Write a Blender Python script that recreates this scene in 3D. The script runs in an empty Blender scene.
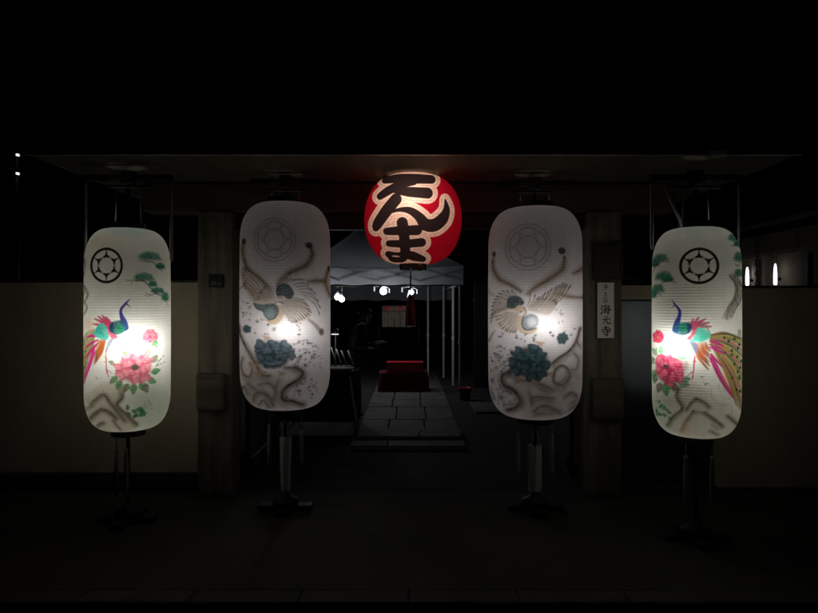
import bpy, bmesh, math, random
import numpy as np
from mathutils import Vector, Matrix
random.seed(7); RNG = np.random.RandomState(7)
sc = bpy.context.scene
COL = sc.collection
CAMZ = 1.6; F = 642.0; CX, CY = 409.0, 306.5

def P(px, py, d):
    return Vector(((px-CX)*d/F, d, CAMZ-(py-CY)*d/F))

# ------------------------------------------------------------------ object helpers
def tag(o, label=None, cat=None, group=None, kind=None):
    if label: o['label'] = label
    if cat: o['category'] = cat
    if group: o['group'] = group
    if kind: o['kind'] = kind
    return o
def thing(name, label, cat, loc=(0, 0, 0), rz=0, group=None):
    o = bpy.data.objects.new(name, None); COL.objects.link(o)
    o.empty_display_size = 0.1
    o.location = loc; o.rotation_euler = (0, 0, rz)
    return tag(o, label, cat, group)
def link_mesh(name, me, mat, parent=None):
    o = bpy.data.objects.new(name, me); COL.objects.link(o)
    if mat and not me.materials: me.materials.append(mat)
    if parent: o.parent = parent
    return o
class MB:
    def __init__(s): s.bm = bmesh.new()
    def box(s, x0, x1, y0, y1, z0, z1, bev=0.0, rot=None, mi=0):
        c = Vector(((x0+x1)/2, (y0+y1)/2, (z0+z1)/2))
        r = bmesh.ops.create_cube(s.bm, size=1.0)
        vs = r['verts']
        bmesh.ops.scale(s.bm, vec=(abs(x1-x0), abs(y1-y0), abs(z1-z0)), verts=vs)
        if bev > 0:
            es = list({e for v in vs for e in v.link_edges})
            rr = bmesh.ops.bevel(s.bm, geom=es, offset=bev, segments=2, affect='EDGES', profile=0.6)
            vs = list({v for f in rr['faces'] for v in f.verts} | {v for v in vs if v.is_valid})
        if rot is not None: bmesh.ops.rotate(s.bm, cent=(0, 0, 0), matrix=rot, verts=vs)
        bmesh.ops.translate(s.bm, vec=c, verts=vs)
        for f in {f for v in vs for f in v.link_faces}: f.material_index = mi
        return s
    def tube(s, pts, rad, seg=10, caps=True, mi=0):
        pts = [Vector(p) for p in pts]; n = len(pts)
        rads = rad if isinstance(rad, (list, tuple)) else [rad]*n
        rings = []
        prev = None
        for i, p in enumerate(pts):
            t = (pts[min(i+1, n-1)]-pts[max(i-1, 0)]).normalized()
            if prev is None:
                a = Vector((0, 0, 1)) if abs(t.z) < .9 else Vector((1, 0, 0))
                u = t.cross(a).normalized()
            else:
                u = (prev - t*prev.dot(t)).normalized()
            prev = u; v = t.cross(u)
            rings.append([s.bm.verts.new(p+(u*math.cos(2*math.pi*k/seg)+v*math.sin(2*math.pi*k/seg))*rads[i]) for k in range(seg)])
        for a, b in zip(rings, rings[1:]):
            for k in range(seg):
                f = s.bm.faces.new((a[k], a[(k+1) % seg], b[(k+1) % seg], b[k])); f.smooth = True; f.material_index = mi
        if caps:
            s.bm.faces.new(rings[0][::-1]).material_index = mi; s.bm.faces.new(rings[-1]).material_index = mi
        return s
    def lathe(s, prof, c=(0, 0, 0), seg=24, smooth=True, closed=False):
        c = Vector(c); rings = []
        for r, z in prof:
            rings.append([s.bm.verts.new(c+Vector((r*math.cos(2*math.pi*k/seg), r*math.sin(2*math.pi*k/seg), z))) for k in range(seg)])
        pr = list(zip(rings, rings[1:]))
        if closed: pr.append((rings[-1], rings[0]))
        for a, b in pr:
            for k in range(seg):
                f = s.bm.faces.new((a[k], a[(k+1) % seg], b[(k+1) % seg], b[k])); f.smooth = smooth
        if not closed:
            if prof[0][0] > 1e-4: s.bm.faces.new(rings[0][::-1])
            if prof[-1][0] > 1e-4: s.bm.faces.new(rings[-1])
        return s
    def quad(s, pts, mi=0):
        f = s.bm.faces.new([s.bm.verts.new(Vector(p)) for p in pts]); f.material_index = mi
        return s
    def build(s, name, mat, parent=None, fixn=True):
        if fixn: bmesh.ops.recalc_face_normals(s.bm, faces=s.bm.faces)
        me = bpy.data.meshes.new(name); s.bm.to_mesh(me); s.bm.free()
        mats = mat if isinstance(mat, (list, tuple)) else [mat]
        for m in mats: me.materials.append(m)
        return link_mesh(name, me, None, parent)

# ------------------------------------------------------------------ materials
def s2l(c):
    out = []
    for v in c:
        v = v/255.0
        out.append(v/12.92 if v <= 0.04045 else ((v+0.055)/1.055)**2.4)
    return out
class N:
    def __init__(s, name):
        s.m = bpy.data.materials.new(name); s.m.use_nodes = True
        s.t = s.m.node_tree; s.t.nodes.clear()
        s.out = s.t.nodes.new('ShaderNodeOutputMaterial')
    def n(s, typ, **kw):
        x = s.t.nodes.new(typ)
        for k, v in kw.items():
            if k.startswith('_'): setattr(x, k[1:], v)
            else: x.inputs[k.replace('__', ' ')].default_value = v
        return x
    def l(s, a, b): s.t.links.new(a, b)
def surf(name, c1, c2, rough=0.7, scale=4.0, stretch=(1, 1, 1), bump=0.2, detail=6, metal=0.0, spec=0.5, contrast=(0.3, 0.7), bdist=0.01, wave=None):
    """noise mottled principled surface"""
    b = N(name)
    tc = b.n('ShaderNodeTexCoord'); mp = b.n('ShaderNodeMapping'); mp.inputs['Scale'].default_value = stretch
    b.l(tc.outputs['Object'], mp.inputs['Vector'])
    nz = b.n('ShaderNodeTexNoise', Scale=scale, Detail=detail, Roughness=0.6); b.l(mp.outputs[0], nz.inputs['Vector'])
    nf = b.n('ShaderNodeTexNoise', Scale=scale*9, Detail=4, Roughness=0.6); b.l(mp.outputs[0], nf.inputs['Vector'])
    mx = b.n('ShaderNodeMath', _operation='MULTIPLY_ADD'); mx.inputs[1].default_value = 0.35; b.l(nf.outputs[0], mx.inputs[0])
    sub = b.n('ShaderNodeMath', _operation='SUBTRACT'); sub.inputs[1].default_value = 0.175
    b.l(nz.outputs[0], sub.inputs[0]); b.l(sub.outputs[0], mx.inputs[2])
    fac = mx.outputs[0]
    if wave:
        wv = b.n('ShaderNodeTexWave', Scale=wave, Distortion=6.0, Detail=3.0); b.l(mp.outputs[0], wv.inputs['Vector'])
        m2 = b.n('ShaderNodeMix', _data_type='FLOAT'); m2.inputs[0].default_value = 0.4
        b.l(fac, m2.inputs[2]); b.l(wv.outputs['Fac'], m2.inputs[3]); fac = m2.outputs[0]
    rp = b.n('ShaderNodeValToRGB')
    rp.color_ramp.elements[0].position, rp.color_ramp.elements[1].position = contrast
    rp.color_ramp.elements[0].color = (*c1, 1); rp.color_ramp.elements[1].color = (*c2, 1)
    b.l(fac, rp.inputs[0])
    p = b.n('ShaderNodeBsdfPrincipled', Roughness=rough, Metallic=metal)
    p.inputs['Specular IOR Level'].default_value = spec
    b.l(rp.outputs[0], p.inputs['Base Color'])
    bp = b.n('ShaderNodeBump', Strength=bump, Distance=bdist); b.l(fac, bp.inputs['Height']); b.l(bp.outputs[0], p.inputs['Normal'])
    b.l(p.outputs[0], b.out.inputs[0])
    return b.m
def emit(name, col, strength):
    b = N(name); e = b.n('ShaderNodeEmission', Strength=strength); e.inputs[0].default_value = (*col, 1)
    b.l(e.outputs[0], b.out.inputs[0]); return b.m
def paper(name, trans=0.55, base=0.9):
    """painted lantern paper: colour comes from the mesh's painted colour layer"""
    b = N(name)
    at = b.n('ShaderNodeVertexColor'); at.layer_name = 'paint'
    tc = b.n('ShaderNodeTexCoord')
    nz = b.n('ShaderNodeTexNoise', Scale=9.0, Detail=8.0, Roughness=0.7); b.l(tc.outputs['Object'], nz.inputs['Vector'])
    mr = b.n('ShaderNodeMapRange'); mr.inputs[1].default_value = .3; mr.inputs[2].default_value = .7
    mr.inputs[3].default_value = base-.07; mr.inputs[4].default_value = base+.05
    b.l(nz.outputs[0], mr.inputs[0])
    mu = b.n('ShaderNodeMix', _data_type='RGBA', _blend_type='MULTIPLY'); mu.inputs[0].default_value = 1.0
    b.l(at.outputs[0], mu.inputs[6]); b.l(mr.outputs[0], mu.inputs[7])
    df = b.n('ShaderNodeBsdfDiffuse'); tr = b.n('ShaderNodeBsdfTranslucent')
    b.l(mu.outputs[2], df.inputs[0]); b.l(mu.outputs[2], tr.inputs[0])
    mx = b.n('ShaderNodeMixShader'); mx.inputs[0].default_value = trans
    b.l(df.outputs[0], mx.inputs[1]); b.l(tr.outputs[0], mx.inputs[2])
    b.l(mx.outputs[0], b.out.inputs[0])
    return b.m
def cloth(name, col, trans=0.4, rough_scale=6):
    b = N(name)
    tc = b.n('ShaderNodeTexCoord'); nz = b.n('ShaderNodeTexNoise', Scale=rough_scale, Detail=6.0); b.l(tc.outputs['Object'], nz.inputs['Vector'])
    rp = b.n('ShaderNodeValToRGB'); rp.color_ramp.elements[0].color = (*[c*.7 for c in col], 1); rp.color_ramp.elements[1].color = (*[min(1, c*1.2) for c in col], 1)
    b.l(nz.outputs[0], rp.inputs[0])
    df = b.n('ShaderNodeBsdfDiffuse'); tr = b.n('ShaderNodeBsdfTranslucent')
    b.l(rp.outputs[0], df.inputs[0]); b.l(rp.outputs[0], tr.inputs[0])
    mx = b.n('ShaderNodeMixShader'); mx.inputs[0].default_value = trans
    b.l(df.outputs[0], mx.inputs[1]); b.l(tr.outputs[0], mx.inputs[2]); b.l(mx.outputs[0], b.out.inputs[0])
    return b.m
def painted(name, rough=0.6):
    b = N(name); at = b.n('ShaderNodeVertexColor'); at.layer_name = 'paint'
    tc = b.n('ShaderNodeTexCoord')
    nz = b.n('ShaderNodeTexNoise', Scale=14.0, Detail=8.0); b.l(tc.outputs['Object'], nz.inputs['Vector'])
    mr = b.n('ShaderNodeMapRange'); mr.inputs[3].default_value = .9; mr.inputs[4].default_value = 1.1; b.l(nz.outputs[0], mr.inputs[0])
    mu = b.n('ShaderNodeMix', _data_type='RGBA', _blend_type='MULTIPLY'); mu.inputs[0].default_value = 1.0
    b.l(at.outputs[0], mu.inputs[6]); b.l(mr.outputs[0], mu.inputs[7])
    p = b.n('ShaderNodeBsdfPrincipled', Roughness=rough); b.l(mu.outputs[2], p.inputs['Base Color']); b.l(p.outputs[0], b.out.inputs[0])
    return b.m

M = {}
M['plaster_l'] = surf('plaster_left', (.41, .365, .275), (.61, .555, .44), .9, 1.1, stretch=(1.6, 1, .7), bump=.4, bdist=.005, contrast=(.25, .75))
M['plaster_r'] = surf('plaster_right', (.38, .365, .26), (.58, .56, .42), .9, 1.1, stretch=(1.6, 1, .7), bump=.4, bdist=.005, contrast=(.25, .75))
M['wood'] = surf('aged_wood', (.065, .057, .044), (.24, .21, .165), .75, 3.0, stretch=(4, 4, .35), bump=.45, bdist=.006)
M['wood_h'] = surf('aged_beam', (.06, .052, .04), (.14, .12, .095), .75, 3.0, stretch=(.35, 4, 4), bump=.4, bdist=.006)
M['soffit'] = surf('soffit_boards', (.09, .082, .06), (.14, .125, .09), .8, 3.0, stretch=(5, .4, 4), bump=.3, bdist=.004)
M['dark_wood'] = surf('dark_stained_wood', (.02, .018, .016), (.05, .042, .035), .6, 3.0, stretch=(4, 4, .4), bump=.3, bdist=.004)
M['door'] = surf('steel_door', (.085, .108, .13), (.115, .14, .165), .2, 2.0, stretch=(1, 1, .3), bump=.03, metal=.75, bdist=.002)
M['stone'] = surf('plinth_stone', (.02, .02, .019), (.045, .043, .04), .85, 5.0, bump=.4)
M['slab'] = surf('path_slab', (.07, .066, .058), (.17, .16, .14), .8, 3.0, bump=.35, bdist=.006)
M['asphalt'] = surf('asphalt', (.022, .022, .022), (.055, .054, .05), .85, 3.0, bump=.5, detail=10, bdist=.006)
M['apron'] = surf('concrete_apron', (.018, .019, .014), (.055, .054, .04), .85, 1.3, bump=.4, detail=10, bdist=.006)
M['kerb'] = surf('kerb_concrete', (.035, .037, .037), (.07, .072, .07), .85, 4.0, bump=.4)
M['soil'] = surf('courtyard_soil', (.018, .017, .014), (.04, .037, .03), .95, 4.0, bump=.6, detail=10)
M['tile'] = surf('roof_tile', (.02, .021, .023), (.045, .047, .05), .55, 6.0, bump=.3)
M['black'] = surf('black_lacquer', (.008, .008, .009), (.02, .02, .021), .4, 8.0, bump=.1)
M['iron'] = surf('dark_iron', (.008, .008, .0085), (.02, .02, .021), .55, 10.0, bump=.3, metal=.3)
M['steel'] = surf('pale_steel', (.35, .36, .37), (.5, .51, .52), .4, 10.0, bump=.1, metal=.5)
M['alu'] = surf('white_metal', (.55, .56, .57), (.7, .71, .72), .45, 10.0, bump=.1)
M['pale'] = surf('pale_cord', (.45, .46, .47), (.62, .63, .64), .7, 30.0, bump=.3)
M['dull_cord'] = surf('grey_cord', (.24, .25, .26), (.36, .37, .38), .7, 30.0, bump=.3)
M['sleeve'] = surf('white_plastic_sleeve', (.50, .53, .53), (.72, .75, .75), .5, 5.0, stretch=(6, 6, .5), bump=.5, bdist=.01)
M['brass'] = surf('brass', (.40, .26, .08), (.62, .42, .15), .35, 10.0, metal=.9)
M['red_thread'] = surf('red_thread', (.14, .008, .016), (.26, .014, .028), .8, 20.0, stretch=(6, 6, .5), bump=.6)
M['red_cloth'] = surf('red_felt', (.07, .003, .004), (.12, .005, .007), .9, 8.0, bump=.3)
M['red_box'] = surf('red_paint', (.55, .012, .03), (.68, .02, .04), .5, 6.0, bump=.1)
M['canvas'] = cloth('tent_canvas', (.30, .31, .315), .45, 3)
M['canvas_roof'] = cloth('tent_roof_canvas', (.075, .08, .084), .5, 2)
M['dark_cloth'] = surf('dark_tablecloth', (.012, .014, .018), (.03, .033, .04), .9, 4.0, bump=.5)
M['white_paper'] = surf('white_paper', (.55, .52, .48), (.72, .69, .65), .8, 8.0, bump=.2)
M['skin'] = surf('skin', (.26, .165, .12), (.34, .22, .165), .55, 12.0, bump=.05)
M['hair'] = surf('black_hair', (.008, .007, .007), (.02, .018, .016), .5, 30.0, stretch=(8, 8, 1), bump=.4)
M['black_coat'] = surf('black_coat', (.008, .009, .012), (.022, .024, .028), .85, 10.0, bump=.4)
M['grey_shirt'] = surf('grey_shirt', (.05, .055, .052), (.085, .09, .085), .85, 10.0, bump=.4)
M['house_wall'] = surf('neighbour_plaster', (.15, .125, .09), (.22, .18, .13), .9, 2.0, bump=.2)
M['paper'] = paper('painted_lantern_paper', .5, .96)
M['paper_in'] = paper('painted_lantern_paper_grey', .5, .78)
M['paper_red'] = paper('red_lantern_paper', .5)
M['sign'] = painted('painted_board', .55)
M['bulb'] = emit('lit_bulb', (.82, .9, 1.0), 25.0)
M['tube'] = emit('lit_tube', (.95, .92, 1.0), 3.0)
M['spot'] = emit('distant_lamp', (.9, .95, 1.0), 1.2)
M['amber'] = emit('lit_window_dim', (1.0, .72, .38), .35)

# ------------------------------------------------------------------ painter (brush work on a colour grid, in drawing units)
_noise = RNG.rand(64, 64)
def vnoise(x, y, s):
    x = x*s; y = y*s
    xi = np.floor(x).astype(int); yi = np.floor(y).astype(int); fx = x-xi; fy = y-yi
    fx = fx*fx*(3-2*fx); fy = fy*fy*(3-2*fy)
    a = _noise[yi % 64, xi % 64]; b = _noise[yi % 64, (xi+1) % 64]; c = _noise[(yi+1) % 64, xi % 64]; d = _noise[(yi+1) % 64, (xi+1) % 64]
    return (a*(1-fx)+b*fx)*(1-fy)+(c*(1-fx)+d*fx)*fy
def crom(pts, n=7, closed=False):
    p = np.array(pts, float); m = len(p)
    if m < 3 and not closed:
        t = np.linspace(0, 1, n+1)[:, None]; return p[0]*(1-t)+p[1]*t
    out = []
    rng = range(m) if closed else range(m-1)
    for i in rng:
        if closed: p0, p1, p2, p3 = p[(i-1) % m], p[i], p[(i+1) % m], p[(i+2) % m]
        else: p0, p1, p2, p3 = p[max(i-1, 0)], p[i], p[i+1], p[min(i+2, m-1)]
        for k in range(n):
            t = k/n
            out.append(.5*((2*p1)+(-p0+p2)*t+(2*p0-5*p1+4*p2-p3)*t*t+(-p0+3*p1-3*p2+p3)*t**3))
    if not closed: out.append(p[-1])
    return np.array(out)
class Canvas:
    def __init__(s, x0, y0, x1, y1, S, base):
        s.sh = 1.0
        s.x0, s.y0, s.x1, s.y1, s.S = x0, y0, x1, y1, S
        s.w = int((x1-x0)*S); s.h = int((y1-y0)*S)
        s.X, s.Y = np.meshgrid(x0+(np.arange(s.w)+.5)/S, y0+(np.arange(s.h)+.5)/S)
        s.a = np.empty((s.h, s.w, 3)); s.a[:] = s2l(base)
    def win(s, xa, ya, xb, yb):
        i0 = max(0, int((xa-s.x0)*s.S)); i1 = min(s.w, int((xb-s.x0)*s.S)+2)
        j0 = max(0, int((ya-s.y0)*s.S)); j1 = min(s.h, int((yb-s.y0)*s.S)+2)
        if i1 <= i0 or j1 <= j0: return None
        return (slice(j0, j1), slice(i0, i1))
    def mix(s, w, m, col, a, tex=0.0, ts=.8):
        if tex > 0: m = m*(1-tex+tex*np.clip(2*vnoise(s.X[w], s.Y[w], ts)*.6+.8*vnoise(s.X[w]+9, s.Y[w]+5, ts*2.7)-.2, 0, 1.2))
        m = np.clip(m*a, 0, 1)[..., None]
        s.a[w] = s.a[w]*(1-m)+np.array(s2l(col))*m
    def dist(s, w, q, hw):
        X, Y = s.X[w], s.Y[w]; best = np.full(X.shape, 1e9)
        for i in range(len(q)-1):
            ax, ay = q[i]; bx, by = q[i+1]; dx, dy = bx-ax, by-ay; L = dx*dx+dy*dy+1e-12
            t = np.clip(((X-ax)*dx+(Y-ay)*dy)/L, 0, 1)
            d = np.hypot(X-ax-t*dx, Y-ay-t*dy)-(hw[i]*(1-t)+hw[i+1]*t)
            np.minimum(best, d, out=best)
        return best
    def stroke(s, pts, wd, col, a=1.0, soft=.45, tex=0.0, n=7):
        q = crom(pts, n)
        wl = wd if isinstance(wd, (list, tuple)) else [wd]*len(pts)
        hw = np.interp(np.linspace(0, 1, len(q)), np.linspace(0, 1, len(wl)), wl)/2
        m = hw.max()+soft+.5
        w = s.win(q[:, 0].min()-m, q[:, 1].min()-m, q[:, 0].max()+m, q[:, 1].max()+m)
        if w is None: return
        d = s.dist(w, q, hw); k = np.clip(.5-d/(2*soft), 0, 1); k = k*k*(3-2*k)
        s.mix(w, k, col, a, tex)
    def poly(s, pts, col, a=1.0, soft=.4, tex=0.0, smooth=True, ts=.8):
        q = crom(pts, 6, True) if smooth else np.array(pts, float)
        q = np.vstack([q, q[:1]]); m = soft+1
        w = s.win(q[:, 0].min()-m, q[:, 1].min()-m, q[:, 0].max()+m, q[:, 1].max()+m)
        if w is None: return
        X, Y = s.X[w], s.Y[w]; ins = np.zeros(X.shape, bool)
        for i in range(len(q)-1):
            x1, y1 = q[i]; x2, y2 = q[i+1]
            if y1 == y2: continue
            c = ((y1 > Y) != (y2 > Y)) & (X < (x2-x1)*(Y-y1)/(y2-y1)+x1); ins ^= c
        d = s.dist(w, q, np.zeros(len(q))); d = np.where(ins, -d, d)
        k = np.clip(.5-d/(2*soft), 0, 1); s.mix(w, k*k*(3-2*k), col, a, tex, ts)
    def ell(s, cx, cy, rx, ry, col, a=1.0, soft=.4, rot=0.0, tex=0.0):
        R = max(rx, ry)+soft+1
        w = s.win(cx-R, cy-R, cx+R, cy+R)
        if w is None: return
        X, Y = s.X[w]-cx, s.Y[w]-cy; c, sn = math.cos(rot), math.sin(rot)
        u, v = X*c+Y*sn, -X*sn+Y*c
        d = (np.hypot(u/rx, v/ry)-1)*min(rx, ry)
        k = np.clip(.5-d/(2*soft), 0, 1); s.mix(w, k*k*(3-2*k), col, a, tex)
    def sample(s, px, py):
        x = np.clip((px-s.x0)*s.S-.5, 0, s.w-1.001); y = np.clip((py-s.y0)*s.S-.5, 0, s.h-1.001)
        xi = x.astype(int); yi = y.astype(int); fx = (x-xi)[:, None]; fy = (y-yi)[:, None]
        A = s.a
        return (A[yi, xi]*(1-fx)+A[yi, xi+1]*fx)*(1-fy)+(A[yi+1, xi]*(1-fx)+A[yi+1, xi+1]*fx)*fy

def T(ox, oy, sc_): return lambda *p: [(ox+x/sc_, oy+y/sc_) for x, y in p]
def T1(ox, oy, sc_): return lambda x, y: (ox+x/sc_, oy+y/sc_)

def emblem(c, cx, cy, rx, ry, col, bg, faint=False):
    if not faint:
        c.ell(cx, cy, rx, ry, col, 1, .35)
        k = 0.845; c.ell(cx, cy, rx*k, ry*k, bg, 1, .3)
        for i in range(6):
            th = math.radians(90+60*i); co, si = math.cos(th), math.sin(th)
            pt = [(.86, .018), (.66, .05), (.56, .10), (.46, .26), (.40, 0), (.46, -.26), (.56, -.10), (.66, -.05), (.86, -.018)]
            q = [(cx+rx*(r*co-t*si), cy-ry*(r*si+t*co)) for r, t in pt]
            c.poly(q, col, 1, .3, smooth=False)
            c.stroke([(cx+rx*.85*co, cy-ry*.85*si), (cx+rx*.5*co, cy-ry*.5*si)], .75, col, .95, .3)
        c.ell(cx, cy, rx*.45, ry*.45, bg, 1, .3)
        th = np.linspace(0, 2*math.pi, 40)
        c.stroke([(cx+rx*.45*math.cos(t), cy+ry*.45*math.sin(t)) for t in th], .55, col, .75, .3, n=1)
    else:
        def ring(r, w, a):
            th = np.linspace(0, 2*math.pi, 48)
            c.stroke([(cx+rx*r*math.cos(t), cy+ry*r*math.sin(t)) for t in th], w, col, a, .5, n=1)
        ring(1, 1.1, .55); ring(.84, .9, .5); ring(.46, .9, .55)
        for i in range(6):
            th = math.radians(30+60*i); co, si = math.cos(th), math.sin(th)
            a = [(cx+rx*(.65*co+(.19*math.cos(t))*co-(.33*math.sin(t))*si), cy-ry*(.65*si+(.19*math.cos(t))*si+(.33*math.sin(t))*co)) for t in np.linspace(0, 2*math.pi, 22)]
            c.stroke(a, 1.0, col, .5, .45, n=1)
def flower(c, cx, cy, rx, ry, light, mid, dark, rings=3, n=9, seed=0, core=None, soft=.5):
    """peony: overlapping ruffled petals, pale rims and dark bases, drawn from the outside in"""
    r = random.Random(seed)
    c.ell(cx, cy, rx*.86, ry*.86, dark, .9, rx*.12)
    for k in range(rings+1):
        f = 1-k/(rings+1)*.86; m = max(4, int(n*.8-k*1.2))
        order = list(range(m)); r.shuffle(order)
        for i in order:
            th = 2*math.pi*(i+.5*k)/m+r.uniform(-.25, .25)
            Lo = f*r.uniform(.78, 1.1); Li = max(.03, f-.62)*r.uniform(.5, .9); wd = (3.5/m)*r.uniform(.85, 1.25)*(1 if k < 2 else 1.2)
            def q(t, s_): 
                rr_ = Li+(Lo-Li)*t; a_ = th+s_*wd*(.55+.45*t)
                return (cx+rx*rr_*math.cos(a_), cy+ry*rr_*math.sin(a_))
            j = [r.uniform(-.13, .13) for _ in range(7)]
            out = [q(0, -.35), q(.45, -.82+j[0]), q(.85, -.85+j[1]), q(1.0+j[2], -.45), q(.90+j[3], -.08), q(1.03+j[4], .36), q(.86, .85+j[5]), q(.45, .8+j[6]), q(0, .35)]
            c.poly(out, dark, .8, soft*1.3)
            c.poly([(x+.04*rx*math.cos(th), y+.04*ry*math.sin(th)) for x, y in [q(.2, -.25), q(.5, -.68+j[0]), q(.84, -.72+j[1]), q(.95+j[2], -.4), q(.86+j[3], -.08), q(.97+j[4], .32), q(.84, .72+j[5]), q(.5, .66+j[6]), q(.2, .25)]], mid, .92, soft, .35, ts=1.1)
            u = r.uniform(-.2, .2)
            c.poly([q(.62, -.4+u), q(.9+j[2], -.42+u*.5), q(.84+j[3], -.05), q(.93+j[4], .3+u*.5), q(.65, .36+u)], light, r.uniform(.35, .8), soft*2.6)
            for v in (-.4, -.1, .2, .45):
                c.stroke([q(.15, v*.4), q(.5, v*.8), q(.8, v)], [.2, .35, .15], dark, .38, .3, n=3)
    if core:
        c.ell(cx, cy, rx*.2, ry*.18, core, .9, .7)
        for i in range(9):
            th = r.uniform(0, 6.3); c.ell(cx+rx*.24*math.cos(th), cy+ry*.22*math.sin(th), .35, .35, core, .8, .3)
def leaf(c, x, y, L, ang, col, w=.62, a=.92, vein=True):
    L = L*1.12 if L > 5 else L
    co, si = math.cos(ang), math.sin(ang)
    def q(t, s_): return (x+co*t*L-si*s_*L*w, y+si*t*L+co*s_*L*w)
    c.poly([q(0, 0), q(.3, .5), q(.6, .48), q(1, 0), q(.62, -.42), q(.3, -.5)], col, a, .4, .35)
    if vein: c.stroke([q(0, 0), q(.9, 0)], .3, [v*.6 for v in col], .6, .3)
def pine(c, x, y, rx, ry, seed=0, lean=0.0):
    r = random.Random(seed)
    c.poly([(x-rx, y+ry*.3), (x-rx*.8, y-ry*.35), (x-rx*.25, y-ry*.8), (x+rx*.35, y-ry*.75), (x+rx*.8, y-ry*.2), (x+rx, y+ry*.45), (x+rx*.4, y+ry*.25), (x-rx*.3, y+ry*.35)], (46, 140, 112), .85, ry*.4, .25); c.ell(x, y+ry*.25, rx*.7, ry*.3, (22, 92, 76), .5, ry*.35)
    for i in range(150):
        th = r.uniform(0, 6.283); d = math.sqrt(r.random())
        ax, ay = x+rx*.85*d*math.cos(th), y+ry*.7*d*math.sin(th)+lean*d*math.cos(th)*ry
        an = -math.pi/2+r.uniform(-1.1, 1.1)+.5*(ax-x)/rx; L = r.uniform(1.2, 2.6)
        c.stroke([(ax, ay), (ax+L*math.cos(an), ay+L*math.sin(an))], .34, r.choice([(18, 98, 82), (40, 140, 110), (70, 165, 135), (20, 80, 72)]), .55, .3, n=2)
def speckle(c, x0, y0, x1, y1, n, cols, seed, s=.55):
    s = s*1.3
    r = random.Random(seed)
    for i in range(n):
        x, y = r.uniform(x0, x1), r.uniform(y0, y1)
        if ((x-(x0+x1)/2)/((x1-x0)/2))**2+((y-(y0+y1)/2)/((y1-y0)/2))**2 > 1.05: continue
        col = r.choice(cols)
        for k in range(r.choice([2, 3, 3])):
            an = -math.pi/2+(k-1)*.9+r.uniform(-.3, .3); L = r.uniform(1.0, 1.9)*s*2
            c.stroke([(x, y), (x+L*math.cos(an), y+L*math.sin(an))], [.3, .85*s*2*.8, .2], col, .7, .3, n=3)
        c.stroke([(x, y), (x+r.uniform(-.8, .8), y+r.uniform(1, 2.4))], .25, (110, 90, 85), .5, .3, n=2)
def shade(c, pts, w, col=(105, 92, 76), a=.7, dark=(70, 58, 46), off=(.9, .9)):
    """airbrushed rock edge: wide soft shadow and a thin darker line"""
    w = w*(1.15 if c.sh == 1 else 1)
    c.stroke([(x+off[0], y+off[1]) for x, y in pts], w, col, min(1, a*.85), w*.6, .2)
    c.stroke([(x+off[0]*.4, y+off[1]*.4) for x, y in pts], w*.55, dark, a*.45*c.sh, w*.3, .35)
    c.stroke(pts, [w*.2, w*.34, w*.22], dark, min(1, a*.95*c.sh), .5, .4)
def feather(c, p0, p1, bend, w, col, a=.85, dark=None, tip=None):
    x0, y0 = p0; x1, y1 = p1; mx, my = (x0+x1)/2-(y1-y0)*bend, (y0+y1)/2+(x1-x0)*bend
    pts = [p0, (mx, my), p1]
    if dark: c.stroke(pts, [w*.5, w*1.35, w*.55], dark, a*.75, .4)
    c.stroke(pts, [w*.35, w*.95, w*.3], col, a, .35, .15)
    if tip: c.stroke([((mx+x1)/2, (my+y1)/2), p1], [w*.3, w*.5, w*.2], tip, a, .3, n=3)

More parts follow.
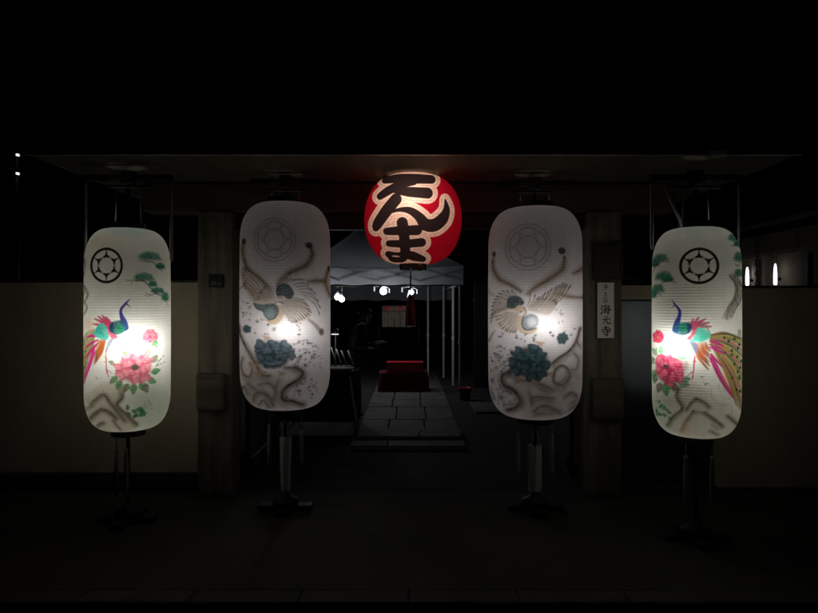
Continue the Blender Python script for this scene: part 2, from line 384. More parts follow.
PAPER = (238, 237, 228)
def art_left():
    c = Canvas(82, 226, 174, 431, 4, PAPER); c.sh = .55
    A = T(80, 225, 7.21); B = T(80, 280, 6.815); D = T(80, 350, 7.21)
    c.ell(152, 405, 20, 28, (196, 214, 190), .6, 12); c.ell(130, 230, 22, 7, (150, 195, 200), .45, 5); c.ell(104, 245, 12, 9, (235, 205, 140), .3, 6)
    # left edge branch
    for p in ([(45, 120), (30, 200), (48, 290), (35, 380)], [(45, 440), (70, 500), (45, 560)]): c.stroke(A(*p), [1.8, 2.4, 1.4], (70, 82, 62), .7, .8, .5)
    c.ell(85, 243, 2.5, 7, (52, 105, 84), .8, 1.5)
    c.stroke(B((30, 20), (45, 70), (28, 120), (60, 190), (30, 240)), [2, 1.6, 2.4, 1], (96, 80, 60), .7, .8, .5)
    emblem(c, 107.7, 267, 15.6, 17.2, (38, 34, 26), PAPER)
    # pines
    for (x, y, rx, ry, sd) in ((500, 235, 82, 42, 1), (575, 300, 34, 30, 2), (460, 385, 75, 42, 3), (520, 430, 30, 25, 4), (555, 475, 50, 28, 5), (612, 520, 28, 45, 6)):
        q = A((x, y))[0]; pine(c, q[0], q[1], rx/7.21, ry/7.21, sd)
    for p, w in (([(420, 262), (480, 268), (530, 278), (590, 335)], [.6, 1.2, 1.0, .5]), ([(330, 405), (400, 408), (450, 405), (500, 450), (540, 490), (600, 520), (635, 580)], [.5, 1.1, 1.3, 1.2, 1.2, .9, .5]),
                 ([(470, 490), (500, 505), (550, 490)], .8), ([(370, 410), (372, 430)], .6), ([(460, 505), (490, 515)], .5)): c.stroke(A(*p), w, (74, 62, 44), .9, .4, .3)
    # tail (gold green) at the left limb
    for i in range(11):
        y = 325+i*4; col = [(120, 135, 60), (170, 150, 70), (90, 120, 70), (190, 150, 60)][i % 4]
        c.stroke([(96, 328+i*1.2), (88, 333+i*3), (82.5, 345+i*4.6)], [1.6, 2.2, 1.2], col, .75, .5, .3)
    for x, y in ((85, 340), (87, 350), (84.5, 356), (86, 366)): c.ell(x, y, .9, 1.1, (40, 60, 60), .8, .4)
    # wing spikes (pink)
    for (x, y) in ((100, 292), (112, 258), (136, 242), (162, 236), (188, 246), (207, 262)):
        b = B((215, 330), (x, y)); feather(c, (b[0][0], b[0][1]), b[1], .08, 2.6, (206, 78, 112), .95, (150, 40, 80))
    c.ell(*B((75, 300))[0], 4, 6, (235, 180, 120), .5, 3)
    # orange primaries
    for i in range(6):
        t = i/5; q = B((185-40*t, 390+10*t), (108+8*t-34*(t > .8), 556-95*t)); feather(c, q[0], q[1], -.06, 2.3, [(216, 126, 68), (190, 98, 52)][i % 2], .95, (110, 46, 26), (110, 60, 40)); c.stroke(q, .4, (240, 196, 150), .7, .3)
    for p, w in (([(140, 372), (95, 370), (62, 380)], 3.2), ([(135, 395), (90, 420), (52, 450)], 2.6), ([(112, 440), (95, 500), (55, 640)], 3.4), ([(125, 430), (85, 470), (50, 520)], 2.4)):
        c.stroke(B(*p), [w*.6, w, w*.4], (206, 48, 132), .95, .4); c.stroke(B(*p), .5, (130, 20, 90), .6, .3)
    c.stroke(D((112, 0), (85, 80), (60, 150), (42, 225)), [3.4, 3.8, 3, 1], (214, 50, 136), .95, .4); c.stroke(D((100, 20), (70, 120), (44, 215)), .6, (240, 120, 160), .7, .4)
    # teal covert
    c.poly(B((108, 345), (135, 300), (165, 288), (188, 312), (205, 380), (175, 395), (138, 384), (112, 366)), (52, 190, 168), .95, .4, .2)
    for i in range(7): c.stroke(B((112+3*i, 352-8*i), (150, 348-7*i+10), (196, 374-12*i+16)), [.4, .7, .3], (18, 112, 108), .7, .3)
    # pink collar and body
    c.poly(B((200, 290), (240, 288), (232, 330), (262, 378), (225, 388), (196, 345)), (208, 84, 110), .95, .4, .2)
    for i in range(5): c.stroke(B((205+4*i, 305+15*i), (240, 305+14*i)), .5, (140, 34, 70), .6, .3)
    c.poly(B((262, 378), (232, 400), (196, 462), (182, 470), (205, 395)), (118, 128, 150), .85, .5, .3)
    c.stroke(B((332, 138), (312, 160), (284, 195), (284, 235), (300, 275), (312, 315)), [.9, 2.4, 2.6, 3.4, 5.4, 6], (74, 66, 148), 1, .45)
    c.poly(B((206, 312), (222, 280), (262, 268), (300, 266), (322, 285), (322, 318), (300, 345), (262, 362), (225, 350), (208, 332)), (34, 92, 104), .97, .7, .25); c.stroke(B((290, 240), (306, 285), (310, 325)), [3, 5, 3], (70, 78, 156), .6, 1.6); c.ell(*B((270, 322))[0], 5.2, 4.2, (38, 138, 92), .8, 2); c.ell(*B((222, 315))[0], 2.6, 5, (30, 40, 90), .7, 1)
    for i in range(26):
        th = random.uniform(0, 6.28); d = random.random(); x, y = B((262+52*d*math.cos(th), 315+42*d*math.sin(th)))[0]
        c.stroke([(x-.5, y), (x, y+.5), (x+.5, y)], .3, (14, 54, 84), .6, .25, n=2)
    c.stroke(B((310, 160), (330, 170), (342, 186)), [1.6, 1.2, .4], (92, 74, 92), .95, .35); c.stroke(B((318, 150), (338, 134)), [.6, 1], (54, 60, 140), .9, .35)
    # legs
    c.stroke(B((188, 455), (186, 500), (188, 560), (192, 612)), .85, (192, 60, 92), .95, .35)
    c.stroke(D((200, 50), (200, 110), (216, 168)), .8, (192, 60, 92), .95, .35)
    for p in ([(200, 120), (238, 140)], [(198, 112), (215, 128)], [(196, 40), (206, 46)]): c.stroke(D(*p), .6, (192, 60, 92), .9, .3)
    for p in ([(170, 500), (190, 512)], [(168, 540), (188, 535)]): c.stroke(B(*p), .5, (192, 60, 92), .9, .3)
    # rock
    c.poly(D((40, 330), (120, 250), (185, 205), (300, 225), (312, 285), (278, 365), (345, 430), (412, 512), (330, 570), (180, 565), (60, 480)), (196, 184, 156), .55, 2.5, .25, ts=.2)
    shade(c, D((308, 255), (312, 310), (278, 362), (340, 430), (412, 510)), 4.5, (112, 96, 74), .95, (62, 48, 34), (-1.2, .4))
    shade(c, D((95, 350), (150, 300), (185, 288), (215, 330), (265, 400), (320, 470)), 4.5, (116, 100, 76), .85, (80, 64, 46), (.8, 1.2))
    shade(c, D((85, 462), (120, 420), (165, 390), (215, 405), (262, 450)), 4.8, (104, 90, 66), .95, (72, 58, 40), (.6, 1.4))
    shade(c, D((130, 520), (150, 500), (172, 488)), 4, (104, 90, 66), .9, (72, 58, 40)); shade(c, D((240, 470), (290, 540)), 3.5, (120, 104, 80), .7, (90, 72, 52)); shade(c, D((55, 400), (95, 370)), 4, (120, 104, 80), .6, (100, 84, 60))
    for x, y in ((130, 172), (135, 180), (180, 262), (60, 295), (215, 325)): c.ell(*D((x, y))[0], .5, .5, (70, 56, 48), .8, .35)
    # peonies
    for (x, y, L, an, col) in ((275, 165, 9, 2.4, (96, 148, 98)), (300, 190, 9, 2.0, (86, 138, 86)), (385, 215, 10, 1.6, (98, 156, 98)), (430, 215, 8, 1.2, (88, 150, 96)), (480, 190, 9, .5, (90, 150, 92)), (505, 150, 9, -.2, (86, 146, 90)), (460, 220, 9, 1.3, (120, 118, 92)),
                               (340, 25, 7, -2.2, (110, 168, 104)), (470, 40, 8, -1.1, (112, 168, 110)), (505, 80, 9, -.8, (138, 134, 112)), (330, 240, 7, 2.3, (200, 176, 150)), (350, 215, 9, 2.1, (126, 140, 100)), (255, 80, 6, 3.6, (140, 150, 118))):
        q = D((x, y))[0]; leaf(c, q[0], q[1], L, an, col)
    flower(c, 134.6, 364.6, 18.2, 16.2, (246, 176, 184), (228, 128, 142), (196, 84, 104), 3, 10, 3, (66, 82, 66))
    flower(c, 149.2, 335.8, 9.4, 7.2, (246, 170, 178), (224, 110, 128), (190, 74, 96), 2, 7, 4)
    for an, L in ((1.0, 6), (.2, 5), (2.0, 5), (-.5, 4)): leaf(c, 153, 341, L, an, (108, 160, 104))
    for (x, y) in ((555, 100), (575, 60), (598, 40), (605, 85), (580, 95), (560, 70)):
        q = D((540, 110), (x, y)); c.stroke(q, .3, (96, 84, 72), .7, .3); c.ell(*q[1], .7, .6, (84, 74, 66), .8, .35)
    r = random.Random(5)
    for i in range(11):
        q = D((395+r.uniform(-50, 70), 420+r.uniform(-35, 45)))[0]; leaf(c, q[0], q[1], 5.5, r.uniform(-2.6, .6), r.choice([(70, 136, 84), (88, 152, 96), (62, 120, 76)]))
    for (x, y) in ((490, 345), (510, 375), (460, 365), (515, 405), (480, 435), (500, 360)):
        q = D((440, 420), (x, y)); c.stroke(q, .3, (70, 84, 62), .7, .3); c.ell(*q[1], .6, .55, (62, 70, 56), .85, .35)
    return c
def art_right():
    c = Canvas(649, 225, 742, 439, 4, PAPER); c.sh = .6
    A = T(645, 225, 7.21); B = T(645, 290, 7.21); D = T(645, 355, 7.21)
    c.ell(664, 418, 14, 18, (200, 218, 196), .5, 8); c.ell(697, 229, 24, 7, (170, 205, 205), .4, 5)
    emblem(c, 698.8, 267.3, 19.1, 17.6, (40, 36, 26), PAPER)
    for (x, y, rx, ry, sd) in ((110, 240, 62, 40, 1), (75, 275, 30, 34, 2), (140, 372, 66, 46, 3), (170, 395, 44, 24, 9), (95, 462, 52, 44, 4), (60, 500, 24, 40, 5), (628, 108, 40, 40, 6), (655, 150, 22, 26, 12), (662, 245, 36, 50, 7), (660, 355, 30, 34, 8)):
        q = A((x, y))[0]; pine(c, q[0], q[1], rx/7.21, ry/7.21, sd)
    for p in ([(60, 325), (85, 285), (130, 262), (185, 270)], [(110, 445), (130, 415), (180, 405), (235, 420)], [(60, 510), (95, 490), (125, 512)], [(600, 165), (635, 158), (660, 130)], [(632, 285), (655, 305), (672, 280)], [(640, 380), (660, 372)]): c.stroke(A(*p), [.5, 1.2, .5], (62, 56, 42), .9, .4, .3)
    # trunk
    tp = A((612, 372), (650, 415), (664, 470), (648, 540), (612, 590), (575, 665)); tp2 = A((672, 560), (650, 640))
    c.stroke(tp, [5, 7.5, 9, 8.5, 8, 3], (166, 158, 146), .9, 1.2, .35); c.stroke([(x+1.5, y+2) for x, y in tp], [3, 3.5, 3, 3, 4, 2], (196, 190, 178), .6, 1.5, .5); c.stroke([(x-2.2, y) for x, y in tp], [1, 2.5, 3.5, 3, 2, 1], (112, 102, 92), .6, 1.2, .4)
    r = random.Random(3)
    for i in range(120):
        t = r.random(); q = crom(tp, 8); k = int(t*(len(q)-1)); x, y = q[k]; x += r.uniform(-3.6, 3.6); y += r.uniform(-1, 1)
        c.stroke([(x, y), (x+r.uniform(-.4, .9), y+r.uniform(.6, 2.2))], .35, (70, 62, 56), .7, .3, n=2)
    for dx in (-3.6, 4): c.stroke([(x+dx*(.7+.1*i), y) for i, (x, y) in enumerate(tp)], [.7, .9, .5, .8, .9, .6], (64, 56, 50), .8, .4, .4)
    for y in (332, 335, 338): c.ell(737.5, y-2, 2.0, 1.8, (70, 100, 70), .6, .8)
    # tail: gold and green fan
    tips = [(640, 330), (690, 345), (720, 400), (720, 470), (715, 540), (710, 610), (700, 700), (690, 790), (680, 850), (640, 800)]
    c.poly(B((470, 310), (600, 305), (690, 335), (720, 470), (700, 700), (685, 850), (640, 780), (545, 560), (470, 400)), (212, 198, 150), .55, 1.5, .4)
    for i in range(30):
        t = i/29; k = t*(len(tips)-1); a = int(min(k, len(tips)-2)); f = k-a
        ex = tips[a][0]*(1-f)+tips[a+1][0]*f; ey = tips[a][1]*(1-f)+tips[a+1][1]*f
        p0 = B((458+12*t, 310+70*t))[0]; p1 = B((ex, ey))[0]
        col = [(112, 138, 66), (206, 160, 84), (74, 112, 74), (222, 130, 88), (176, 160, 66), (64, 92, 70), (210, 100, 110)][i*3 % 7]
        feather(c, p0, p1, -.14+.10*t, 1.7, col, .85, (92, 84, 52) if i % 2 else None)
    for i in range(70):
        t = r.random(); s_ = r.uniform(.25, .95); k = t*(len(tips)-1); a = int(min(k, len(tips)-2)); f = k-a
        ex = tips[a][0]*(1-f)+tips[a+1][0]*f; ey = tips[a][1]*(1-f)+tips[a+1][1]*f
        x, y = 465+(ex-465)*s_, 340+(ey-340)*s_; q = B((x, y), (x+10, y+14)); c.stroke(q, .4, r.choice([(70, 92, 50), (120, 90, 40), (60, 76, 70), (220, 190, 120)]), .6, .3, n=2)
    for (x, y) in ((590, 355), (630, 340), (565, 435), (610, 450), (665, 380), (655, 405), (650, 465), (630, 515), (670, 545), (610, 605), (665, 605), (612, 420), (560, 330), (680, 500)):
        q = B((x, y))[0]; c.ell(q[0], q[1], 1.7, 1.9, (120, 150, 90), .8, .6); c.ell(q[0], q[1], 1.05, 1.35, (24, 44, 60), .95, .4, .3)
    for (x, y) in ((630, 45), (615, 140), (665, 150), (645, 225), (655, 100), (670, 240)):
        q = D((x, y))[0]; c.ell(q[0], q[1], 1.7, 1.9, (140, 150, 80), .8, .6); c.ell(q[0], q[1], 1.05, 1.35, (30, 44, 50), .95, .4, .3)
    # magenta
    for p, w in (([(462, 352), (500, 362), (548, 385)], 3.2), ([(462, 395), (505, 412), (560, 440)], 3.0), ([(455, 375), (500, 395), (540, 400)], 2), ([(462, 470), (495, 520), (535, 605)], 4.4), ([(470, 440), (510, 490), (545, 530)], 2.4)):
        c.stroke(B(*p), [w*.5, w, w*.5], (200, 56, 134), .95, .4); c.stroke(B(*p), .5, (122, 22, 84), .7, .3)
    c.stroke(D((470, -20), (500, 60), (545, 150), (600, 240), (628, 285)), [2.6, 5, 5, 3.6, .8], (192, 44, 122), .95, .5); c.stroke(D((480, 20), (530, 110), (590, 215)), .7, (238, 120, 160), .7, .4); c.stroke(D((520, 100), (570, 170), (622, 268)), 1.1, (226, 110, 80), .7, .5)
    # pink spikes
    for (x, y) in ((348, 200), (386, 192), (432, 202), (458, 226), (470, 254), (400, 215)):
        b = B((345, 275), (x, y)); feather(c, b[0], b[1], -.08, 2.5, (208, 86, 120), .95, (150, 42, 84))
    c.poly(B((352, 240), (380, 236), (384, 270), (360, 310), (325, 348), (300, 340), (330, 312), (345, 275)), (206, 88, 118), .95, .4, .2)
    # orange primaries
    for i in range(6):
        t = i/5; q = B((345+85*t, 372-10*t), (452+8*t+6*(i % 2), 548-125*t)); feather(c, q[0], q[1], .07, 2.5, [(206, 118, 74), (180, 92, 60)][i % 2], .95, (92, 40, 30), (98, 54, 44)); c.stroke(q, .4, (238, 190, 150), .7, .3)
    c.poly(B((320, 352), (350, 352), (378, 380), (380, 430), (372, 440), (338, 398)), (116, 132, 158), .9, .5, .3)
    for i in range(5): c.stroke(B((328+8*i, 362+3*i), (352+5*i, 420-2*i)), .4, (74, 86, 120), .6, .3)
    # teal covert
    c.poly(B((378, 262), (410, 262), (450, 288), (468, 322), (440, 345), (400, 362), (358, 356), (330, 350), (362, 312)), (92, 214, 190), .96, .4, .2)
    for i in range(8): c.stroke(B((374-4*i, 275+9*i), (420-2*i, 290+8*i), (464-7*i, 320+5*i)), [.3, .6, .3], (36, 140, 128), .6, .3)
    c.stroke(B((400, 236), (440, 262), (462, 300)), [1.5, 2, 1.5], (84, 150, 120), .7, .7)
    # neck and breast
    c.stroke(B((212, 92), (236, 118), (256, 152), (250, 195), (236, 235), (228, 275)), [1.2, 2.4, 3.2, 3.8, 5.6, 6.8], (66, 70, 156), 1, .45)
    c.poly(B((222, 228), (252, 232), (300, 226), (334, 238), (336, 268), (318, 300), (280, 318), (240, 312), (212, 292), (208, 262)), (40, 104, 122), .97, .7, .25); c.stroke(B((240, 205), (232, 250), (222, 285)), [4, 6, 3], (70, 84, 160), .6, 1.6); c.stroke(B((300, 232), (328, 262), (312, 300)), [1, 2.4, 1], (26, 50, 84), .7, 1); c.ell(*B((282, 262))[0], 5, 4, (36, 140, 96), .85, 2); c.ell(*B((322, 262))[0], 2.4, 5.4, (34, 46, 96), .75, 1.1); c.ell(*B((224, 282))[0], 3.2, 3.6, (60, 98, 150), .7, 1.2)
    for i in range(30):
        th = r.uniform(0, 6.28); d = r.random(); x, y = B((272+54*d*math.cos(th), 268+38*d*math.sin(th)))[0]
        c.stroke([(x-.5, y), (x, y+.5), (x+.5, y)], .3, (18, 60, 96), .6, .25, n=2)
    c.stroke(B((200, 74), (212, 82), (228, 100)), [1.2, .9, .6], (70, 62, 130), .95, .35); c.stroke(B((228, 104), (212, 114), (200, 124)), [1.5, 1.1, .4], (110, 80, 130), .9, .35)
    c.ell(*B((262, 326))[0], 2.2, 1.4, (222, 160, 170), .6, .7)
    # legs
    c.stroke(B((358, 455), (352, 520), (350, 560), (346, 612)), .85, (196, 64, 96), .95, .35); c.stroke(D((362, -5), (352, 90), (340, 152)), .85, (196, 64, 96), .95, .35)
    for p in ([(352, 96), (300, 136)], [(352, 96), (330, 106)], [(350, 30), (366, 22)]): c.stroke(D(*p), .65, (196, 64, 96), .9, .3)
    for p in ([(348, 488), (368, 492)],): c.stroke(B(*p), .6, (196, 64, 96), .9, .3)
    # rock
    c.poly(D((160, 500), (205, 425), (270, 355), (240, 285), (250, 215), (330, 180), (450, 230), (600, 330), (680, 430), (640, 540), (470, 590), (280, 570)), (200, 190, 168), .42, 3, .25, ts=.2)
    shade(c, D((245, 215), (230, 280), (270, 355), (205, 425), (160, 500)), 4.2, (128, 112, 92), .9, (54, 44, 36), (1.3, .3))
    shade(c, D((300, 362), (330, 312), (365, 280)), 3, (124, 108, 90), .85, (52, 44, 38)); shade(c, D((365, 280), (410, 296), (455, 332)), 4.4, (120, 106, 90), .9, (96, 82, 68), (.2, 1))
    shade(c, D((262, 522), (300, 440), (348, 368)), 4, (146, 124, 100), .75, (58, 48, 40)); shade(c, D((430, 376), (490, 420), (545, 468)), 4.4, (112, 100, 84), .95, (88, 74, 60), (0, 1)); shade(c, D((350, 372), (430, 374)), 3.6, (150, 146, 116), .6, (130, 120, 92))
    shade(c, D((580, 400), (612, 430), (648, 472)), 4.4, (116, 104, 88), .9, (92, 78, 64)); shade(c, D((460, 505), (512, 535)), 4, (126, 112, 96), .75, (110, 94, 78)); shade(c, D((470, 455), (510, 490)), 3, (150, 138, 122), .6, (140, 124, 108))
    c.ell(*D((300, 500))[0], 6, 8, (222, 178, 140), .35, 4)
    for (x, y) in ((237, 250), (330, 318), (268, 358), (345, 370), (372, 284)): c.ell(*D((x, y))[0], .7, .7, (44, 36, 32), .9, .35)
    for p in ([(408, 132), (430, 185), (452, 172), (470, 210), (478, 280), (540, 322), (600, 310)], [(520, 180), (540, 260), (580, 285), (618, 270)], [(612, 290), (610, 400)], [(545, 200), (570, 240)]): c.stroke(D(*p), .4, (134, 122, 126), .7, .35)
    for (x, y) in ((408, 132), (436, 180)): c.stroke(D((x-10, y+8), (x, y-4), (x+14, y)), [.5, 1.2, .5], (96, 90, 84), .7, .4)
    # peonies
    for (x, y, L, an, col) in ((90, 110, 9, 2.2, (94, 148, 96)), (80, 140, 9, 1.8, (80, 136, 86)), (150, 190, 12, 1.45, (86, 158, 104)), (185, 180, 9, 1.1, (96, 160, 108)), (120, 195, 10, 1.9, (132, 124, 116)), (245, 180, 10, .1, (128, 158, 128)), (262, 165, 9, -.3, (106, 150, 116)), (200, 190, 9, .8, (118, 110, 100)), (70, 60, 8, 3.4, (110, 158, 104))):
        q = D((x, y))[0]; leaf(c, q[0], q[1], L, an, col)
    for (x, y, L, an, col) in ((90, 470, 8, -2.3, (140, 170, 130)), (120, 460, 8, -1.6, (110, 190, 130)), (215, 470, 9, -.6, (128, 200, 150)), (240, 480, 8, -.2, (120, 190, 140)), (75, 500, 7, 2.9, (140, 140, 120)), (75, 440, 4, -1, (120, 190, 130))):
        q = B((x, y))[0]; leaf(c, q[0], q[1], L, an, col)
    c.ell(*D((296, 55))[0], 3, 5, (160, 100, 104), .6, 2)
    flower(c, 670.3, 368.2, 16.6, 16.4, (246, 146, 166), (226, 88, 120), (182, 44, 84), 3, 10, 11, None)
    c.ell(*D((155, 76))[0], 2.6, 2.4, (92, 64, 70), .95, .6); c.ell(*D((155, 70))[0], 1.3, 1.0, (60, 70, 62), .9, .4)
    flower(c, 658.8, 336.6, 7, 7.2, (240, 110, 136), (220, 66, 100), (178, 40, 76), 2, 6, 12, (200, 120, 90))
    q = B((140, 360), (175, 348)); c.stroke(q, [1.2, .4], (120, 160, 110), .7, .5)
    for i in range(16):
        q = D((130+r.uniform(-55, 60), 400+r.uniform(-55, 60)))[0]; leaf(c, q[0], q[1], 4.6, r.uniform(-3, .3), r.choice([(88, 158, 106), (104, 172, 122), (72, 140, 92)]))
    for i in range(8):
        q = D((90+r.uniform(-20, 40), 345+r.uniform(-20, 40)))[0]; c.ell(q[0], q[1], .5, .5, (110, 160, 120), .8, .35)
    return c
GREYP = (238, 232, 230)
def fan(c, base, tips, w, col, dark, bend, n, a=.7, sub=0.0):
    """a spread of separate feathers: pale vane, thin dark quill and darker tip"""
    n = max(4, int(n*.86)); k = len(tips)-1; rr_ = random.Random(n*7+int(tips[0][0]))
    lite = [min(255, v*.45+245*.55) for v in col]; dk = [v*.78 for v in dark]
    for i in range(n):
        t = i/(n-1)*k; j = int(min(t, k-1)); f = t-j
        ex = tips[j][0]*(1-f)+tips[j+1][0]*f+rr_.uniform(-.5, .5); ey = tips[j][1]*(1-f)+tips[j+1][1]*f+rr_.uniform(-.5, .5)
        bx, by = base[0]*(1-i/(n-1))+base[2]*i/(n-1), base[1]*(1-i/(n-1))+base[3]*i/(n-1)
        b_ = bend+rr_.uniform(-.02, .02)
        mx, my = (bx+ex)/2-(ey-by)*b_, (by+ey)/2+(ex-bx)*b_
        L = math.hypot(ex-bx, ey-by)+1e-6; ox, oy = -(ey-by)/L*.55, (ex-bx)/L*.55
        c.stroke([(bx, by), (mx, my), (ex, ey)], [w*.6, w*1.2, w*.5], [v*.96 for v in lite], .6, .5, .35)
        c.stroke([(bx+ox, by+oy), (mx+ox, my+oy), (ex, ey)], [.3, .62, .5], dk, min(1, a*1.15), .35, .25)
        c.stroke([(mx*.35+ex*.65, my*.35+ey*.65), (ex, ey)], [w*.35, w*.95, w*.35], dk, a, .4, n=2)
def art_inner_left():
    c = Canvas(238, 200, 333, 411, 4, GREYP)
    A = T(235, 200, 6.13); B = T(235, 270, 8.17); D = T(235, 325, 6.81)
    emblem(c, 275.2, 243.2, 19.4, 20.6, (140, 134, 134), GREYP, True)
    BR = (112, 92, 74); DK = (66, 50, 42)
    for p, w in (([(65, 262), (58, 330), (88, 425), (160, 488), (212, 535)], [2.2, 3.4, 3.6, 3.4, 2]), ([(448, 296), (466, 345), (430, 410), (340, 455), (285, 500), (262, 535)], [2.4, 4, 4.6, 4.2, 3.4, 2]), ([(572, 415), (552, 480), (548, 505), (580, 590)], [2.2, 3.4, 3.6, 2.4]), ([(440, 505), (500, 500), (545, 500)], [1.5, 4, 3])):
        c.stroke(A(*p), [v*1.9 for v in w], (168, 144, 112), .6, 2.6, .3); c.stroke(A(*p), [v*.8 for v in w], (120, 94, 66), .85, 1.5, .45)
    for x, y, rx, ry in ((65, 265, 2.2, 3), (446, 292, 3.8, 3), (572, 420, 1.6, 3.2)): c.ell(*A((x, y))[0], rx, ry, DK, .85, .8)
    c.stroke(B((590, 400), (640, 440), (690, 500)), [2, 3.4, 4.5], (134, 112, 94), .7, 1.5); c.ell(*B((698, 502))[0], 2.6, 3.6, (104, 88, 80), .85, .8)
    # left golden wing
    GOLD = (176, 146, 104)
    c.poly(B((60, 0), (130, 60), (230, 180), (340, 240), (300, 275), (160, 265), (90, 120)), (196, 166, 122), .62, 2.2, .45)
    fan(c, (330/8.17+235, 235/8.17+270, 170/8.17+235, 262/8.17+270), B((215, 90), (120, 10), (75, -20), (60, 40), (70, 110), (90, 150)), 1.3, GOLD, (110, 84, 58), .10, 17, .75)
    fan(c, (345/8.17+235, 200/8.17+270, 260/8.17+235, 260/8.17+270), B((245, 140), (225, 175), (205, 200), (200, 240)), 1.2, (190, 166, 132), (90, 66, 48), .2, 9, .75)
    c.stroke(B((40, 160), (90, 130), (110, 90)), [1, 2, 1], (140, 112, 74), .7, .9)
    # right wing
    c.poly(B((360, 230), (440, 210), (560, 270), (610, 340), (590, 380), (500, 430), (430, 400), (390, 330)), (206, 186, 160), .55, 2, .4)
    fan(c, (375/8.17+235, 255/8.17+270, 410/8.17+235, 350/8.17+270), B((560, 250), (600, 300), (615, 350), (588, 385), (545, 405), (510, 425), (480, 430), (440, 415)), 1.35, (204, 182, 156), (102, 74, 56), -.14, 18, .75)
    fan(c, (455/8.17+235, 110/8.17+270, 560/8.17+235, 220/8.17+270), B((560, 95), (610, 150), (650, 205), (690, 290), (686, 368)), 1.3, (180, 154, 126), (92, 66, 50), -.16, 9, .75)
    fan(c, (350/8.17+235, 140/8.17+270, 420/8.17+235, 110/8.17+270), B((430, 80), (480, 85), (540, 95)), 1.1, (180, 154, 126), (84, 60, 48), -.12, 5, .7)
    # head, body
    c.poly(B((340, 165), (365, 130), (410, 118), (452, 145), (478, 195), (455, 238), (420, 235), (395, 215), (350, 225)), (70, 84, 88), .96, .5, .2); c.ell(*B((405, 175))[0], 4.5, 3.5, (104, 120, 122), .6, 2)
    c.ell(*B((372, 232))[0], 3.2, 1.8, (196, 176, 150), .9, .6); c.stroke(B((330, 270), (360, 262), (395, 272)), 1.1, DK, .7, .6)
    c.poly(B((230, 378), (280, 420), (315, 438), (365, 420), (400, 365), (395, 310), (345, 285), (365, 335), (330, 388), (270, 398)), (206, 182, 150), .95, .6, .15)
    c.poly(B((165, 270), (230, 282), (330, 276), (358, 330), (332, 388), (285, 402), (248, 370), (236, 340), (185, 315)), (92, 108, 110), .96, .5, .2); c.ell(*B((290, 345))[0], 4.2, 4.4, (150, 164, 166), .75, 2.2)
    c.stroke(B((345, 290), (360, 335), (330, 388), (280, 404)), [.6, 1.2, .8], (44, 48, 50), .8, .5)
    # small flower and sprigs
    speckle(c, *B((50, 250))[0], *B((160, 440))[0], 16, [(70, 66, 70), (96, 84, 80)], 3, .45)
    speckle(c, *B((150, 400))[0], *B((330, 540))[0], 13, [(40, 44, 50), (60, 58, 60)], 4, .55)
    speckle(c, *B((480, 430))[0], *B((560, 530))[0], 6, [(60, 62, 66)], 9, .5)
    flower(c, 248.4, 328.2, 4.2, 4.6, (120, 136, 138), (92, 108, 112), (58, 72, 78), 2, 6, 5)
    # branch at the left
    for p, w, a in (([(35, 5), (45, 60), (70, 110), (105, 170), (150, 240)], 4.0, .9), ([(62, 210), (50, 270), (70, 320), (110, 330), (128, 285), (110, 240)], 2.6, .9), ([(150, 240), (190, 310), (240, 320)], 4.5, .8), ([(405, 268), (452, 300), (430, 345), (360, 385), (322, 430), (332, 480), (390, 490), (455, 522)], 5.5, 1.0), ([(340, 268), (405, 268)], 4, .7),
                    ([(50, 430), (75, 405), (90, 450)], 3, .8), ([(135, 500), (145, 450), (190, 430), (240, 460), (262, 520)], 4, .75), ([(170, 520), (200, 485), (232, 530)], 3, .7), ([(170, 380), (240, 370), (280, 420), (262, 480)], 4.5, .6), ([(100, 380), (160, 420)], 4.5, .5), ([(300, 350), (280, 400)], 5, .5)):
        shade(c, D(*p), w, (134, 116, 100), a, (54, 42, 36), (.6, .8))
    c.ell(*D((350, 465))[0], 1.3, 1.6, (60, 46, 42), .8, .5)
    c.poly(D((60, 150), (180, 300), (320, 330), (330, 420), (200, 560), (90, 470), (45, 330)), (200, 184, 166), .35, 5, .25, ts=.2)
    for p in ([(60, 330), (120, 400), (100, 480)], [(120, 350), (200, 340), (270, 380)], [(200, 420), (240, 470), (230, 540)], [(280, 430), (300, 500), (360, 540)], [(380, 290), (440, 320), (400, 380)], [(90, 120), (130, 200), (190, 300)], [(150, 470), (190, 440), (225, 470)], [(60, 420), (70, 480), (110, 520)], [(340, 440), (380, 510), (470, 530)]):
        c.stroke(D(*p), [3, 5.5, 3], (146, 128, 112), .5, 3.2, .45)
    for x, y in ((140, 250), (200, 292), (320, 300), (165, 305), (225, 70), (350, 110)): 
        q = D((x, y))[0]
        for an in (1.2, 2.2, 3.4, .3): leaf(c, q[0], q[1], 4.6, an, (206, 178, 148), .5, .85)
    flower(c, 273.8, 352, 19, 15.5, (122, 138, 144), (86, 104, 112), (52, 66, 74), 3, 10, 21, None)
    c.stroke(D((215, 235), (265, 245), (315, 228)), [.6, 1.2, .6], (190, 200, 204), .6, .6)
    PU = [(96, 86, 94), (84, 78, 96), (112, 98, 100), (70, 64, 74), (150, 136, 140)]
    speckle(c, *D((372, 95))[0], *D((535, 275))[0], 62, PU, 6, .55); speckle(c, *D((385, 345))[0], *D((560, 500))[0], 52, PU, 7, .55)
    speckle(c, *D((530, 110))[0], *D((590, 330))[0], 14, [(150, 140, 138)], 8, .5)
    return c
